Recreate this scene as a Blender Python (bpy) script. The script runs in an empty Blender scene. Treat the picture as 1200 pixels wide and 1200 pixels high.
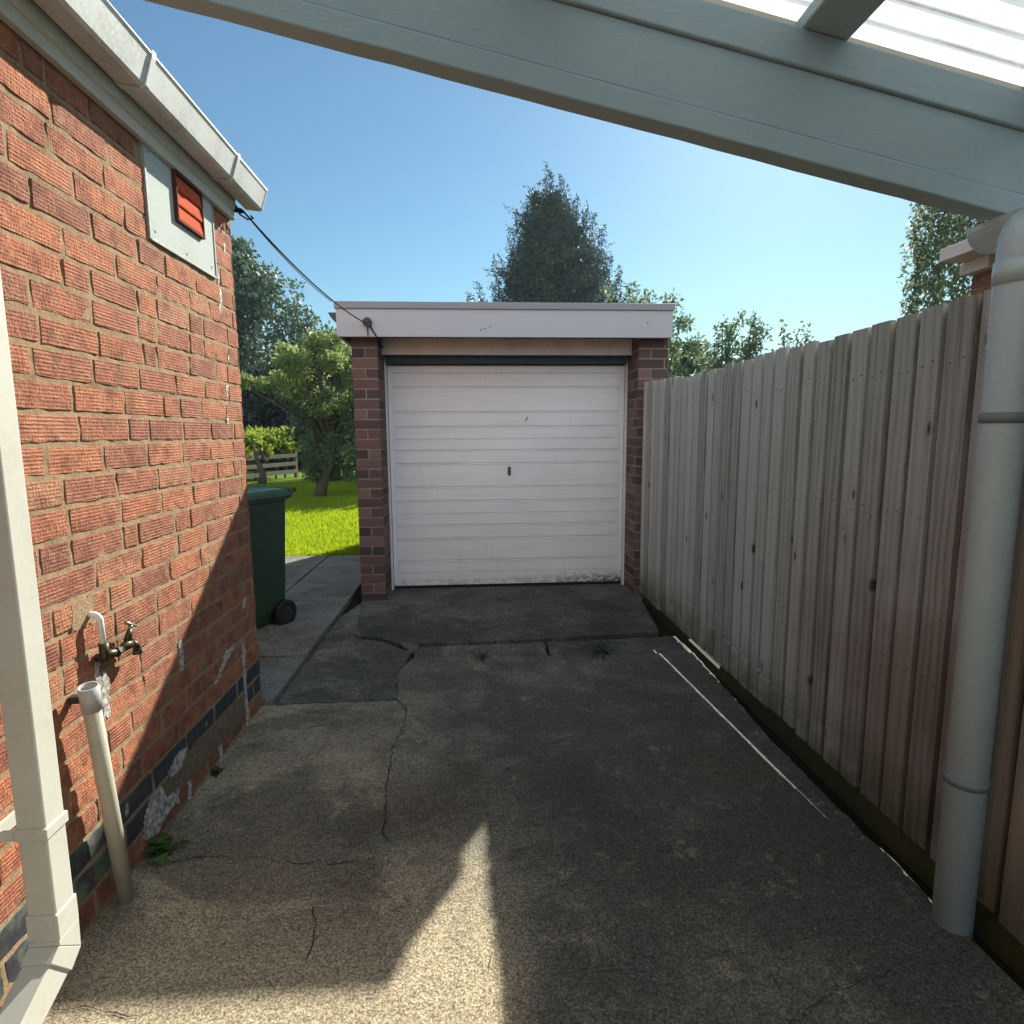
import bpy, bmesh, math, random
import numpy as np
from mathutils import Vector, Matrix, noise as mnoise
PI = math.pi
R = math.radians
SC = bpy.context.scene
COL = SC.collection

# ------------------------------------------------------------------ camera
cam_d = bpy.data.cameras.new("camera")
cam = bpy.data.objects.new("camera", cam_d)
COL.objects.link(cam)
M = Matrix(((0.997869, -0.064918, -0.006618), (-0.015146, -0.131774, -0.991164), (0.063473, 0.989152, -0.132477)))
rx, dn, fw = M[0], M[1], M[2]
cam.matrix_world = Matrix(((rx[0], -dn[0], -fw[0], 0), (rx[1], -dn[1], -fw[1], 0), (rx[2], -dn[2], -fw[2], 1.4), (0, 0, 0, 1)))
cam_d.sensor_fit = 'HORIZONTAL'
cam_d.sensor_width = 36.0
cam_d.lens = 686.08 / 1200 * 36
cam_d.clip_start = 0.02
cam_d.clip_end = 2000
SC.camera = cam

# ------------------------------------------------------------------ sky and sun
SUN = Vector((0.77, 1.41, 1.0)).normalized()
EL = math.asin(SUN.z)
AZ = math.atan2(SUN.x, SUN.y)
w = bpy.data.worlds.new("World")
SC.world = w
w.use_nodes = True
nt = w.node_tree
bg = nt.nodes['Background']
sky = nt.nodes.new('ShaderNodeTexSky')
sky.sky_type = 'NISHITA'
sky.sun_disc = False
sky.sun_elevation = EL
sky.sun_rotation = AZ
sky.air_density = 1.15
sky.dust_density = 0.25
sky.ozone_density = 3.0
tint = nt.nodes.new('ShaderNodeMix'); tint.data_type = 'RGBA'; tint.blend_type = 'MULTIPLY'; tint.inputs[0].default_value = 1.0
nt.links.new(sky.outputs[0], tint.inputs[6]); tint.inputs[7].default_value = (0.76, 0.97, 0.96, 1)
nt.links.new(tint.outputs[2], bg.inputs[0])
bg.inputs[1].default_value = 0.05
# unseen cloud bank added behind the camera to lift the shaded surfaces
tc = nt.nodes.new('ShaderNodeTexCoord')
cn = nt.nodes.new('ShaderNodeTexNoise'); cn.inputs['Scale'].default_value = 2.6; cn.inputs['Detail'].default_value = 7; cn.inputs['Roughness'].default_value = 0.55
nt.links.new(tc.outputs['Generated'], cn.inputs['Vector'])
sx = nt.nodes.new('ShaderNodeSeparateXYZ'); nt.links.new(tc.outputs['Generated'], sx.inputs[0])
def mr(v, a, b, c, d):
    q = nt.nodes.new('ShaderNodeMapRange'); q.interpolation_type = 'SMOOTHSTEP'; nt.links.new(v, q.inputs[0])
    for i, k in enumerate((a, b, c, d)): q.inputs[i + 1].default_value = k
    return q.outputs[0]
def mm(a, b):
    q = nt.nodes.new('ShaderNodeMath'); q.operation = 'MULTIPLY'; nt.links.new(a, q.inputs[0]); nt.links.new(b, q.inputs[1]); return q.outputs[0]
cm = mm(mm(mr(cn.outputs['Fac'], 0.40, 0.56, 0, 1), mr(sx.outputs[1], -0.02, -0.30, 0, 1)), mr(sx.outputs[2], 0.0, 0.06, 0, 1))
bg2 = nt.nodes.new('ShaderNodeBackground'); bg2.inputs[0].default_value = (0.88, 0.96, 1.0, 1); bg2.inputs[1].default_value = 0.86
mxs = nt.nodes.new('ShaderNodeMixShader'); nt.links.new(cm, mxs.inputs[0]); nt.links.new(bg.outputs[0], mxs.inputs[1]); nt.links.new(bg2.outputs[0], mxs.inputs[2])
nt.links.new(mxs.outputs[0], nt.nodes['World Output'].inputs[0])
sd = bpy.data.lights.new("sun", 'SUN')
sd.energy = 4.8
sd.angle = R(0.55)
sd.color = (1.0, 0.93, 0.80)
so = bpy.data.objects.new("sun", sd)
COL.objects.link(so)
so.rotation_euler = (-SUN).to_track_quat('-Z', 'Y').to_euler()
so.location = SUN * 40
SC.view_settings.view_transform = 'Standard'
SC.view_settings.look = 'None'
SC.view_settings.exposure = 1.3
SC.view_settings.gamma = 1
SC.render.engine = 'CYCLES'
SC.cycles.max_bounces = 8
SC.cycles.transparent_max_bounces = 12

# ------------------------------------------------------------------ helpers
def tag(o, label=None, cat=None, group=None, kind=None):
    if label: o['label'] = label
    if cat: o['category'] = cat
    if group: o['group'] = group
    if kind: o['kind'] = kind
    return o

def thing(name, label, cat, loc=(0, 0, 0), group=None):
    o = bpy.data.objects.new(name, None)
    o.empty_display_size = 0.1
    COL.objects.link(o)
    o.location = loc
    return tag(o, label, cat, group)

def wloc(o):
    v = Vector(o.location)
    while o.parent:
        o = o.parent
        v += Vector(o.location)
    return v

def link_mesh(name, me, mats, parent=None, smooth=False):
    """mesh verts are given in world space; moved to the parent's frame"""
    if not isinstance(mats, (list, tuple)): mats = [mats]
    for m in mats: me.materials.append(m)
    if parent is not None:
        me.transform(Matrix.Translation(-wloc(parent)))
    o = bpy.data.objects.new(name, me)
    COL.objects.link(o)
    if parent is not None: o.parent = parent
    if smooth:
        me.polygons.foreach_set('use_smooth', [True] * len(me.polygons))
    return o

class MB:
    def __init__(s):
        s.bm = bmesh.new()
    def box(s, lo, hi, bev=0.0, mat=0, rot=None, piv=None, seg=2):
        c = [(a + b) / 2 for a, b in zip(lo, hi)]
        d = [max(abs(b - a), 1e-5) for a, b in zip(lo, hi)]
        t = bmesh.new()
        bmesh.ops.create_cube(t, size=1)
        bmesh.ops.scale(t, vec=d, verts=t.verts)
        if bev > 0:
            bmesh.ops.bevel(t, geom=t.edges[:] , offset=bev, segments=seg, profile=0.5, affect='EDGES')
        bmesh.ops.translate(t, vec=c, verts=t.verts)
        if rot is not None:
            p = Vector(piv if piv is not None else c)
            bmesh.ops.rotate(t, cent=p, matrix=rot, verts=t.verts)
        for f in t.faces: f.material_index = mat
        s._merge(t)
        return s
    def _merge(s, t, smooth=None):
        me = bpy.data.meshes.new('tmp')
        t.to_mesh(me); t.free()
        n0 = len(s.bm.faces)
        s.bm.from_mesh(me)
        bpy.data.meshes.remove(me)
        if smooth is not None:
            s.bm.faces.ensure_lookup_table()
            for f in s.bm.faces[n0:]: f.smooth = smooth
    def tube(s, pts, r, n=12, caps=True, mat=0, smooth=True, closed_r=None):
        pts = [Vector(p) for p in pts]
        rs = r if isinstance(r, (list, tuple)) else [r] * len(pts)
        rings = []
        up = Vector((0, 0, 1))
        prev = None
        for i, p in enumerate(pts):
            a = pts[max(i - 1, 0)]; b = pts[min(i + 1, len(pts) - 1)]
            d = (b - a).normalized()
            if prev is None:
                u = d.cross(up)
                if u.length < 1e-3: u = d.cross(Vector((1, 0, 0)))
                u.normalize()
            else:
                u = (prev - d * prev.dot(d))
                u.normalize()
            prev = u
            v = d.cross(u)
            rings.append([s.bm.verts.new(p + (u * math.cos(t) + v * math.sin(t)) * rs[i]) for t in [2 * PI * k / n for k in range(n)]])
        for i in range(len(rings) - 1):
            for k in range(n):
                f = s.bm.faces.new((rings[i][k], rings[i][(k + 1) % n], rings[i + 1][(k + 1) % n], rings[i + 1][k]))
                f.smooth = smooth; f.material_index = mat
        if caps:
            for rg in (list(reversed(rings[0])), rings[-1]):
                f = s.bm.faces.new(rg); f.material_index = mat
        return s
    def ring_tube(s, p0, p1, ro, ri, n=20, mat=0):
        """open pipe end with wall thickness"""
        p0, p1 = Vector(p0), Vector(p1)
        d = (p1 - p0).normalized()
        u = d.cross(Vector((0, 1, 0)))
        if u.length < 1e-3: u = d.cross(Vector((1, 0, 0)))
        u.normalize(); v = d.cross(u)
        def ring(p, r): return [s.bm.verts.new(p + (u * math.cos(2 * PI * k / n) + v * math.sin(2 * PI * k / n)) * r) for k in range(n)]
        A, B, Cc, D = ring(p0, ro), ring(p1, ro), ring(p1, ri), ring(p0, ri)
        for X, Y in ((A, B), (B, Cc), (Cc, D), (D, A)):
            for k in range(n):
                f = s.bm.faces.new((X[k], X[(k + 1) % n], Y[(k + 1) % n], Y[k]))
                f.smooth = X is A or X is Cc
                f.material_index = mat
        return s
    def prism(s, pts, axis, a, b, mat=0):
        """pts 2d polygon extruded along axis from a to b; the 2 coords fill the other axes in order"""
        def mk(p, t):
            q = list(p); q.insert(axis, t); return s.bm.verts.new(q)
        A = [mk(p, a) for p in pts]; B = [mk(p, b) for p in pts]
        n = len(pts)
        fs = [s.bm.faces.new(A), s.bm.faces.new(list(reversed(B)))]
        for k in range(n):
            fs.append(s.bm.faces.new((A[k], B[k], B[(k + 1) % n], A[(k + 1) % n])))
        for f in fs: f.material_index = mat
        return s
    def build(s, name, mats, parent=None, bevel=0):
        bmesh.ops.recalc_face_normals(s.bm, faces=s.bm.faces[:])
        me = bpy.data.meshes.new(name)
        s.bm.to_mesh(me); s.bm.free()
        o = link_mesh(name, me, mats, parent)
        if bevel:
            md = o.modifiers.new('Bevel', 'BEVEL'); md.width = bevel; md.segments = 2; md.limit_method = 'ANGLE'
        return o

# ------------------------------------------------------------------ materials
class N:
    """tiny node-graph builder"""
    def __init__(s, name, rough=0.8, spec=0.3):
        s.m = bpy.data.materials.new(name); s.m.use_nodes = True
        s.t = s.m.node_tree
        s.b = s.t.nodes['Principled BSDF']
        s.b.inputs['Roughness'].default_value = rough
        s.b.inputs['Specular IOR Level'].default_value = spec
        s.pos = s.t.nodes.new('ShaderNodeNewGeometry').outputs['Position']
    def set(s, sock, v):
        if isinstance(v, bpy.types.NodeSocket): s.t.links.new(v, sock)
        else: sock.default_value = v
    def noise(s, scale, detail=4, rough=0.55, vec=None, dist=0.0, col=False):
        n = s.t.nodes.new('ShaderNodeTexNoise')
        s.t.links.new(vec if vec is not None else s.pos, n.inputs['Vector'])
        n.inputs['Scale'].default_value = scale; n.inputs['Detail'].default_value = detail
        n.inputs['Roughness'].default_value = rough; n.inputs['Distortion'].default_value = dist
        return n.outputs['Color' if col else 'Fac']
    def voro(s, scale, vec=None, feature='F1', out='Distance'):
        n = s.t.nodes.new('ShaderNodeTexVoronoi'); n.feature = feature
        s.t.links.new(vec if vec is not None else s.pos, n.inputs['Vector'])
        n.inputs['Scale'].default_value = scale
        return n.outputs[out]
    def wave(s, scale, axis='Z', dist=1.0, dscale=1.0, detail=2, vec=None, prof='SIN'):
        n = s.t.nodes.new('ShaderNodeTexWave'); n.bands_direction = axis; n.wave_profile = prof
        s.t.links.new(vec if vec is not None else s.pos, n.inputs['Vector'])
        n.inputs['Scale'].default_value = scale; n.inputs['Distortion'].default_value = dist
        n.inputs['Detail Scale'].default_value = dscale; n.inputs['Detail'].default_value = detail
        return n.outputs['Fac']
    def mapping(s, scale=(1, 1, 1), loc=(0, 0, 0), rot=(0, 0, 0), vec=None):
        n = s.t.nodes.new('ShaderNodeMapping')
        s.t.links.new(vec if vec is not None else s.pos, n.inputs['Vector'])
        n.inputs['Scale'].default_value = scale; n.inputs['Location'].default_value = loc; n.inputs['Rotation'].default_value = rot
        return n.outputs[0]
    def xyz(s, vec=None):
        n = s.t.nodes.new('ShaderNodeSeparateXYZ')
        s.t.links.new(vec if vec is not None else s.pos, n.inputs[0])
        return n.outputs
    def math(s, op, a, b=0.0, c=None, clamp=False):
        n = s.t.nodes.new('ShaderNodeMath'); n.operation = op; n.use_clamp = clamp
        s.set(n.inputs[0], a); s.set(n.inputs[1], b)
        if c is not None: s.set(n.inputs[2], c)
        return n.outputs[0]
    def rng(s, v, a, b, c=0.0, d=1.0):
        n = s.t.nodes.new('ShaderNodeMapRange'); n.interpolation_type = 'SMOOTHSTEP'
        s.set(n.inputs[0], v)
        for i, q in enumerate((a, b, c, d)): n.inputs[i + 1].default_value = q
        return n.outputs[0]
    def mix(s, f, a, b, mode='MIX'):
        n = s.t.nodes.new('ShaderNodeMix'); n.data_type = 'RGBA'; n.blend_type = mode
        s.set(n.inputs[0], f)
        for i, v in ((6, a), (7, b)):
            if isinstance(v, tuple) and len(v) == 3: v = (*v, 1)
            s.set(n.inputs[i], v)
        return n.outputs[2]
    def ramp(s, f, stops, interp='LINEAR'):
        n = s.t.nodes.new('ShaderNodeValToRGB'); s.set(n.inputs[0], f)
        e = n.color_ramp.elements; n.color_ramp.interpolation = interp
        while len(e) < len(stops): e.new(0.5)
        for x, (p, c) in zip(e, stops):
            x.position = p; x.color = (*c, 1) if len(c) == 3 else c
        return n.outputs[0]
    def attr(s, name):
        n = s.t.nodes.new('ShaderNodeAttribute'); n.attribute_name = name
        return n.outputs
    def sep(s, c):
        n = s.t.nodes.new('ShaderNodeSeparateColor'); s.set(n.inputs[0], c)
        return n.outputs
    def bump(s, h, strength=0.5, dist=0.01, prev=None):
        n = s.t.nodes.new('ShaderNodeBump'); s.set(n.inputs['Height'], h)
        n.inputs['Strength'].default_value = strength; n.inputs['Distance'].default_value = dist
        if prev is not None: s.set(n.inputs['Normal'], prev)
        return n.outputs[0]
    def color(s, c):
        if isinstance(c, tuple) and len(c) == 3: c = (*c, 1)
        s.set(s.b.inputs['Base Color'], c); return s
    def normal(s, n): s.set(s.b.inputs['Normal'], n); return s
    def rough(s, r): s.set(s.b.inputs['Roughness'], r); return s

def m_paint(name, col, rough=0.45, dirt=0.25, dirtcol=(0.25, 0.24, 0.2), bumps=0.1, scale=3.0, spec=0.4):
    n = N(name, rough, spec)
    a = n.noise(scale, 6, 0.65)
    b = n.noise(scale * 14, 4, 0.6)
    f = n.math('MULTIPLY', n.rng(n.math('ADD', n.math('MULTIPLY', a, 0.6), n.math('MULTIPLY', b, 0.4)), 0.42, 0.75), dirt)
    n.color(n.mix(f, col, dirtcol))
    n.rough(n.rng(b, 0.3, 0.7, rough - 0.08, rough + 0.12))
    n.normal(n.bump(b, bumps, 0.003))
    return n.m

def m_house_brick():
    n = N("rustic_brick", 0.9, 0.15)
    at = n.attr('Col')['Color']
    r, g, b = n.sep(at)[:3]
    base = n.ramp(r, [(0.0, (0.29, 0.13, 0.09)), (0.2, (0.36, 0.15, 0.095)), (0.55, (0.42, 0.17, 0.098)), (0.85, (0.47, 0.19, 0.105)), (1.0, (0.42, 0.22, 0.135))])
    blot = n.noise(14, 6, 0.65)
    base = n.mix(n.rng(blot, 0.40, 0.72, 0, 0.75), base, (0.15, 0.062, 0.045))
    sandy = n.noise(30, 5, 0.7)
    base = n.mix(n.rng(sandy, 0.50, 0.72, 0, 0.6), base, (0.42, 0.27, 0.16))
    x, y, z = n.xyz()[:3]
    # combed face: level grooves, broken by upright nicks
    wz = n.math('MULTIPLY', n.wave(31.0, 'Z', 1.1, 2.0, 2), n.rng(n.noise(1.0, 5, 0.7, n.mapping((1, 22, 60))), 0.36, 0.58, 0.15, 1.0))
    jit = n.noise(220, 3, 0.7)
    nick = n.noise(1.0, 3, 0.7, n.mapping((1, 150, 35)))
    nickf = n.math('MULTIPLY', n.rng(g, 0.25, 0.7, 0.3, 1.3), n.rng(nick, 0.42, 0.56, 0.0, 1.0))
    h = n.math('ADD', n.math('MULTIPLY', wz, 1.0), n.math('ADD', nickf, n.math('MULTIPLY', jit, 0.7)))
    base = n.mix(n.rng(h, 0.2, 1.0, 0.60, 0.0), base, (0.08, 0.035, 0.028))
    # moss and damp near the ground
    low = n.math('MULTIPLY', n.rng(z, 0.0, 0.32, 1.0, 0.0), n.rng(n.noise(9, 5, 0.6), 0.35, 0.65))
    base = n.mix(n.math('MULTIPLY', low, 0.5), base, (0.07, 0.055, 0.03))
    n.color(base)
    nb = n.bump(h, 0.7, 0.0035)
    nb = n.bump(n.noise(45, 5, 0.7), 0.5, 0.006, nb)
    n.normal(nb)
    return n.m

def m_blue_brick():
    n = N("blue_brick", 0.55, 0.4)
    a = n.noise(25, 5, 0.65)
    c = n.mix(n.rng(a, 0.3, 0.7), (0.028, 0.032, 0.042), (0.055, 0.055, 0.062))
    x, y, z = n.xyz()[:3]
    c = n.mix(n.math('MULTIPLY', n.rng(y, 1.95, 1.55), n.rng(n.noise(7, 4, 0.6), 0.42, 0.6)), c, (0.14, 0.17, 0.13))
    n.color(c); n.normal(n.bump(a, 0.4, 0.004))
    return n.m

def m_garage_brick():
    n = N("purple_brick", 0.85, 0.2)
    at = n.attr('Col')['Color']
    r, g, b = n.sep(at)[:3]
    base = n.ramp(r, [(0.0, (0.055, 0.042, 0.044)), (0.35, (0.10, 0.064, 0.062)), (0.7, (0.15, 0.085, 0.078)), (1.0, (0.19, 0.125, 0.11))])
    a = n.noise(40, 5, 0.7)
    base = n.mix(n.rng(a, 0.4, 0.7, 0, 0.5), base, (0.09, 0.055, 0.05))
    n.color(base)
    n.normal(n.bump(n.noise(120, 4, 0.7), 0.5, 0.003))
    return n.m

def m_mortar(name, c1, c2):
    n = N(name, 0.95, 0.1)
    a = n.noise(60, 6, 0.7); b = n.noise(6, 4, 0.6)
    c = n.mix(n.rng(a, 0.3, 0.7), c1, c2)
    c = n.mix(n.rng(b, 0.5, 0.75, 0, 0.5), c, tuple(v * 0.5 for v in c1))
    n.color(c); n.normal(n.bump(n.noise(150, 5, 0.75), 0.8, 0.006))
    return n.m

def m_wood(name, stops, grey_top=True, mossy=True, seed=0.0):
    """weathered vertical boards: grain stretched along Z, knots, moss near the ground"""
    n = N(name, 0.85, 0.2)
    at = n.attr('Col')['Color']
    r, g, b = n.sep(at)[:3]
    off = n.t.nodes.new('ShaderNodeCombineXYZ'); n.set(off.inputs[0], n.math('MULTIPLY', r, 7.0)); n.set(off.inputs[2], n.math('MULTIPLY', g, 9.0))
    va = n.t.nodes.new('ShaderNodeVectorMath'); va.operation = 'ADD'
    n.t.links.new(n.pos, va.inputs[0]); n.t.links.new(off.outputs[0], va.inputs[1])
    v = va.outputs[0]
    warp = n.noise(2.2, 3, 0.5, n.mapping((1.0, 4.0, 1.0), vec=v))
    gr = n.noise(9, 7, 0.7, n.mapping((6, 14, 0.55), vec=v), dist=0.8)
    fine = n.noise(40, 5, 0.7, n.mapping((6, 9, 0.25), vec=v))
    rings = n.wave(9.0, 'Y', 7.0, 0.9, 2, vec=n.mapping((1, 1, 0.13), vec=v))
    f = n.math('ADD', n.math('MULTIPLY', gr, 0.50), n.math('MULTIPLY', rings, 0.13))
    f = n.math('ADD', f, n.math('MULTIPLY', n.math('SUBTRACT', r, 0.5), 0.26))
    f = n.math('ADD', f, n.math('MULTIPLY', n.math('SUBTRACT', fine, 0.5), 0.16))
    c = n.ramp(f, stops)
    c = n.mix(n.rng(b, 0.001, 0.0, 0, 0.62), c, (0.022, 0.019, 0.016))
    x, y, z = n.xyz()[:3]
    # knots
    kn = n.voro(3.4, n.mapping((1.0, 2.6, 1.0), vec=v))
    c = n.mix(n.math('MULTIPLY', n.rng(kn, 0.30, 0.12), n.rng(n.math('SINE', n.math('MULTIPLY', kn, 150.0)), 0.2, 0.9, 0.0, 0.35)), c, (0.10, 0.085, 0.07))
    c = n.mix(n.rng(kn, 0.05, 0.11, 0.85, 0.0), c, (0.03, 0.022, 0.016))
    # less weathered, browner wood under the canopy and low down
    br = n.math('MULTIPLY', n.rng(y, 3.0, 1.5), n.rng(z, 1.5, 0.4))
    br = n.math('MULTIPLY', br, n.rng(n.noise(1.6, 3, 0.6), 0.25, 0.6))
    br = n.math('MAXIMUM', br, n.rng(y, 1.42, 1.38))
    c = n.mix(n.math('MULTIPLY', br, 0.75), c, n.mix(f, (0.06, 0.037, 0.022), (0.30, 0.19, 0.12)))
    if mossy:
        mo = n.math('MULTIPLY', n.rng(z, 0.04, 0.42, 1.0, 0.0), n.rng(n.noise(6, 4, 0.6), 0.2, 0.6))
        c = n.mix(n.math('MULTIPLY', mo, 0.8), c, (0.045, 0.055, 0.016))
    n.color(c)
    nb = n.bump(gr, 0.55, 0.006)
    nb = n.bump(fine, 0.35, 0.003, nb)
    n.normal(nb)
    return n.m

def m_concrete(name, dark=(0.115, 0.114, 0.098), mid=(0.235, 0.225, 0.172), light=(0.47, 0.405, 0.275), bias=0.0, stain_and_sun=True, moss=0.3, gritty=1.0):
    n = N(name, 0.88, 0.25)
    x, y, z = n.xyz()[:3]
    big = n.noise(0.85, 7, 0.6, dist=0.4)
    med = n.noise(3.6, 7, 0.65, dist=0.3)
    fin = n.noise(55, 4, 0.75)
    grit = n.noise(190, 3, 0.8)
    f = n.math('ADD', n.math('MULTIPLY', big, 0.5), n.math('MULTIPLY', med, 0.5))
    if stain_and_sun:
        # the wall side is tanner, the fence side darker; sunlight on the near part is painted paler
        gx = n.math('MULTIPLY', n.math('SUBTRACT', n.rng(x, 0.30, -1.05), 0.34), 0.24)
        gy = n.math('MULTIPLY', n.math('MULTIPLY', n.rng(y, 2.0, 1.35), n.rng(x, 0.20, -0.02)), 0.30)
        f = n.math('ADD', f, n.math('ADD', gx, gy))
    f = n.math('ADD', f, bias)
    f = n.math('ADD', f, n.math('MULTIPLY', n.math('SUBTRACT', fin, 0.5), 0.22))
    c = n.ramp(f, [(0.40, dark), (0.52, mid), (0.70, light)])
    keep = n.math('SUBTRACT', 1.0, n.math('MULTIPLY', n.math('MULTIPLY', n.rng(y, 1.75, 1.36), n.rng(x, 0.2, 0.0)), 0.85)) if stain_and_sun else 1.0  # holds stains off the ground painted as sunlit
    c = n.mix(n.math('MULTIPLY', n.rng(n.noise(0.9, 8, 0.68, n.mapping(loc=(11, 2, 0)), dist=1.0), 0.50, 0.56, 0, 0.6), keep), c, tuple(v * .75 for v in dark))
    c = n.mix(n.math('MULTIPLY', n.rng(n.noise(5.5, 8, 0.7, n.mapping(loc=(1, 9, 0)), dist=0.8), 0.54, 0.62, 0, 0.4), keep), c, tuple(v * .7 for v in dark))
    c = n.mix(n.rng(n.noise(7.5, 9, 0.75, n.mapping(loc=(5, 5, 0))), 0.56, 0.66, 0, 0.5), c, light)
    mo = n.rng(n.noise(2.1, 6, 0.65, n.mapping(loc=(3, 1, 0))), 0.50, 0.70, 0, moss)
    c = n.mix(n.math('MULTIPLY', mo, keep), c, (0.060, 0.066, 0.036))
    brn = n.rng(n.noise(1.7, 6, 0.6, n.mapping(loc=(7, 4, 0))), 0.52, 0.72, 0, 0.55)
    c = n.mix(n.math('MULTIPLY', brn, keep), c, (0.115, 0.080, 0.050))
    # exposed aggregate: pale and dark stones
    vv = n.t.nodes.new('ShaderNodeVectorMath'); vv.operation = 'MULTIPLY_ADD'; n.t.links.new(n.noise(90, 3, 0.7, col=True), vv.inputs[0]); vv.inputs[1].default_value = (0.012, 0.012, 0.012); n.t.links.new(n.pos, vv.inputs[2])
    vd = n.voro(150, vv.outputs[0]); vc = n.sep(n.voro(150, vv.outputs[0], out='Color'))
    st = n.math('MULTIPLY', n.rng(vd, 0.30, 0.42, 1, 0), n.rng(vc[0], 0.90, 0.95))
    c = n.mix(n.math('MULTIPLY', st, 0.6 * gritty), c, (0.36, 0.34, 0.29))
    st2 = n.math('MULTIPLY', n.rng(vd, 0.35, 0.5, 1, 0), n.rng(vc[1], 0.74, 0.85))
    c = n.mix(n.math('MULTIPLY', st2, 0.35 * gritty), c, (0.03, 0.028, 0.024))
    c = n.mix(n.rng(grit, 0.36, 0.60, 0.72, 0.0), c, (0.035, 0.031, 0.025))
    ag = n.noise(120, 2, 0.6, n.mapping(loc=(2, 7, 0)))
    ag2 = n.noise(38, 4, 0.7, n.mapping(loc=(9, 3, 0)))
    gv = n.math('ADD', n.rng(ag, 0.34, 0.66, 0.64, 1.38), n.rng(ag2, 0.36, 0.64, -0.16, 0.18))
    vs = n.t.nodes.new('ShaderNodeVectorMath'); vs.operation = 'SCALE'; n.t.links.new(c, vs.inputs[0]); n.t.links.new(gv, vs.inputs['Scale'])
    c = vs.outputs[0]
    n.color(c)
    nb = n.bump(grit, 0.55 * gritty, 0.006)
    nb = n.bump(fin, 0.6, 0.008, nb)
    nb = n.bump(med, 0.35, 0.03, nb)
    n.normal(nb)
    return n.m

def m_leaf(name, c1, c2, c3, trans=0.35, rough=0.5, zbias=None):
    n = N(name, rough, 0.35)
    at = n.attr('Col')['Color']
    r, g, b = n.sep(at)[:3]
    c = n.ramp(r, [(0.0, c1), (0.5, c2), (1.0, c3)])
    n.color(c)
    tr = n.t.nodes.new('ShaderNodeBsdfTranslucent')
    n.t.links.new(n.mix(0.5, c, tuple(min(1, v * 2.2) for v in c3)), tr.inputs[0])
    mx = n.t.nodes.new('ShaderNodeMixShader'); mx.inputs[0].default_value = trans
    out = n.t.nodes['Material Output']
    n.t.links.new(n.b.outputs[0], mx.inputs[1]); n.t.links.new(tr.outputs[0], mx.inputs[2])
    n.t.links.new(mx.outputs[0], out.inputs[0])
    return n.m

def m_bark():
    n = N("bark", 0.95, 0.1)
    a = n.noise(18, 6, 0.7, n.mapping((3, 3, 0.6)))
    n.color(n.mix(a, (0.03, 0.022, 0.016), (0.16, 0.13, 0.10))); n.normal(n.bump(a, 0.9, 0.03))
    return n.m

def m_flat(name, col, rough=0.5, metallic=0.0, spec=0.4, nscale=40, amt=0.25):
    n = N(name, rough, spec)
    n.b.inputs['Metallic'].default_value = metallic
    a = n.noise(nscale, 4, 0.6)
    n.color(n.mix(n.rng(a, 0.3, 0.75), col, tuple(v * (1 - amt) for v in col)))
    n.normal(n.bump(a, 0.15, 0.002))
    return n.m

HB = m_house_brick(); BB = m_blue_brick(); GB = m_garage_brick()
MH = m_mortar("sandy_mortar", (0.26, 0.185, 0.115), (0.38, 0.28, 0.175))
MG = m_mortar("grey_mortar", (0.22, 0.20, 0.185), (0.30, 0.27, 0.25))
UPVC = m_paint("white_upvc", (0.50, 0.51, 0.455), 0.55, 0.45, (0.33, 0.31, 0.24), 0.05, 4.0, 0.25)
GUTM = m_paint("gutter_plastic", (0.50, 0.54, 0.52), 0.6, 0.65, (0.16, 0.15, 0.12), 0.05, 6.0)
BOARD = m_paint("painted_board", (0.40, 0.45, 0.43), 0.85, 0.35, (0.26, 0.27, 0.25), 0.2, 7.0, 0.08)

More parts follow.
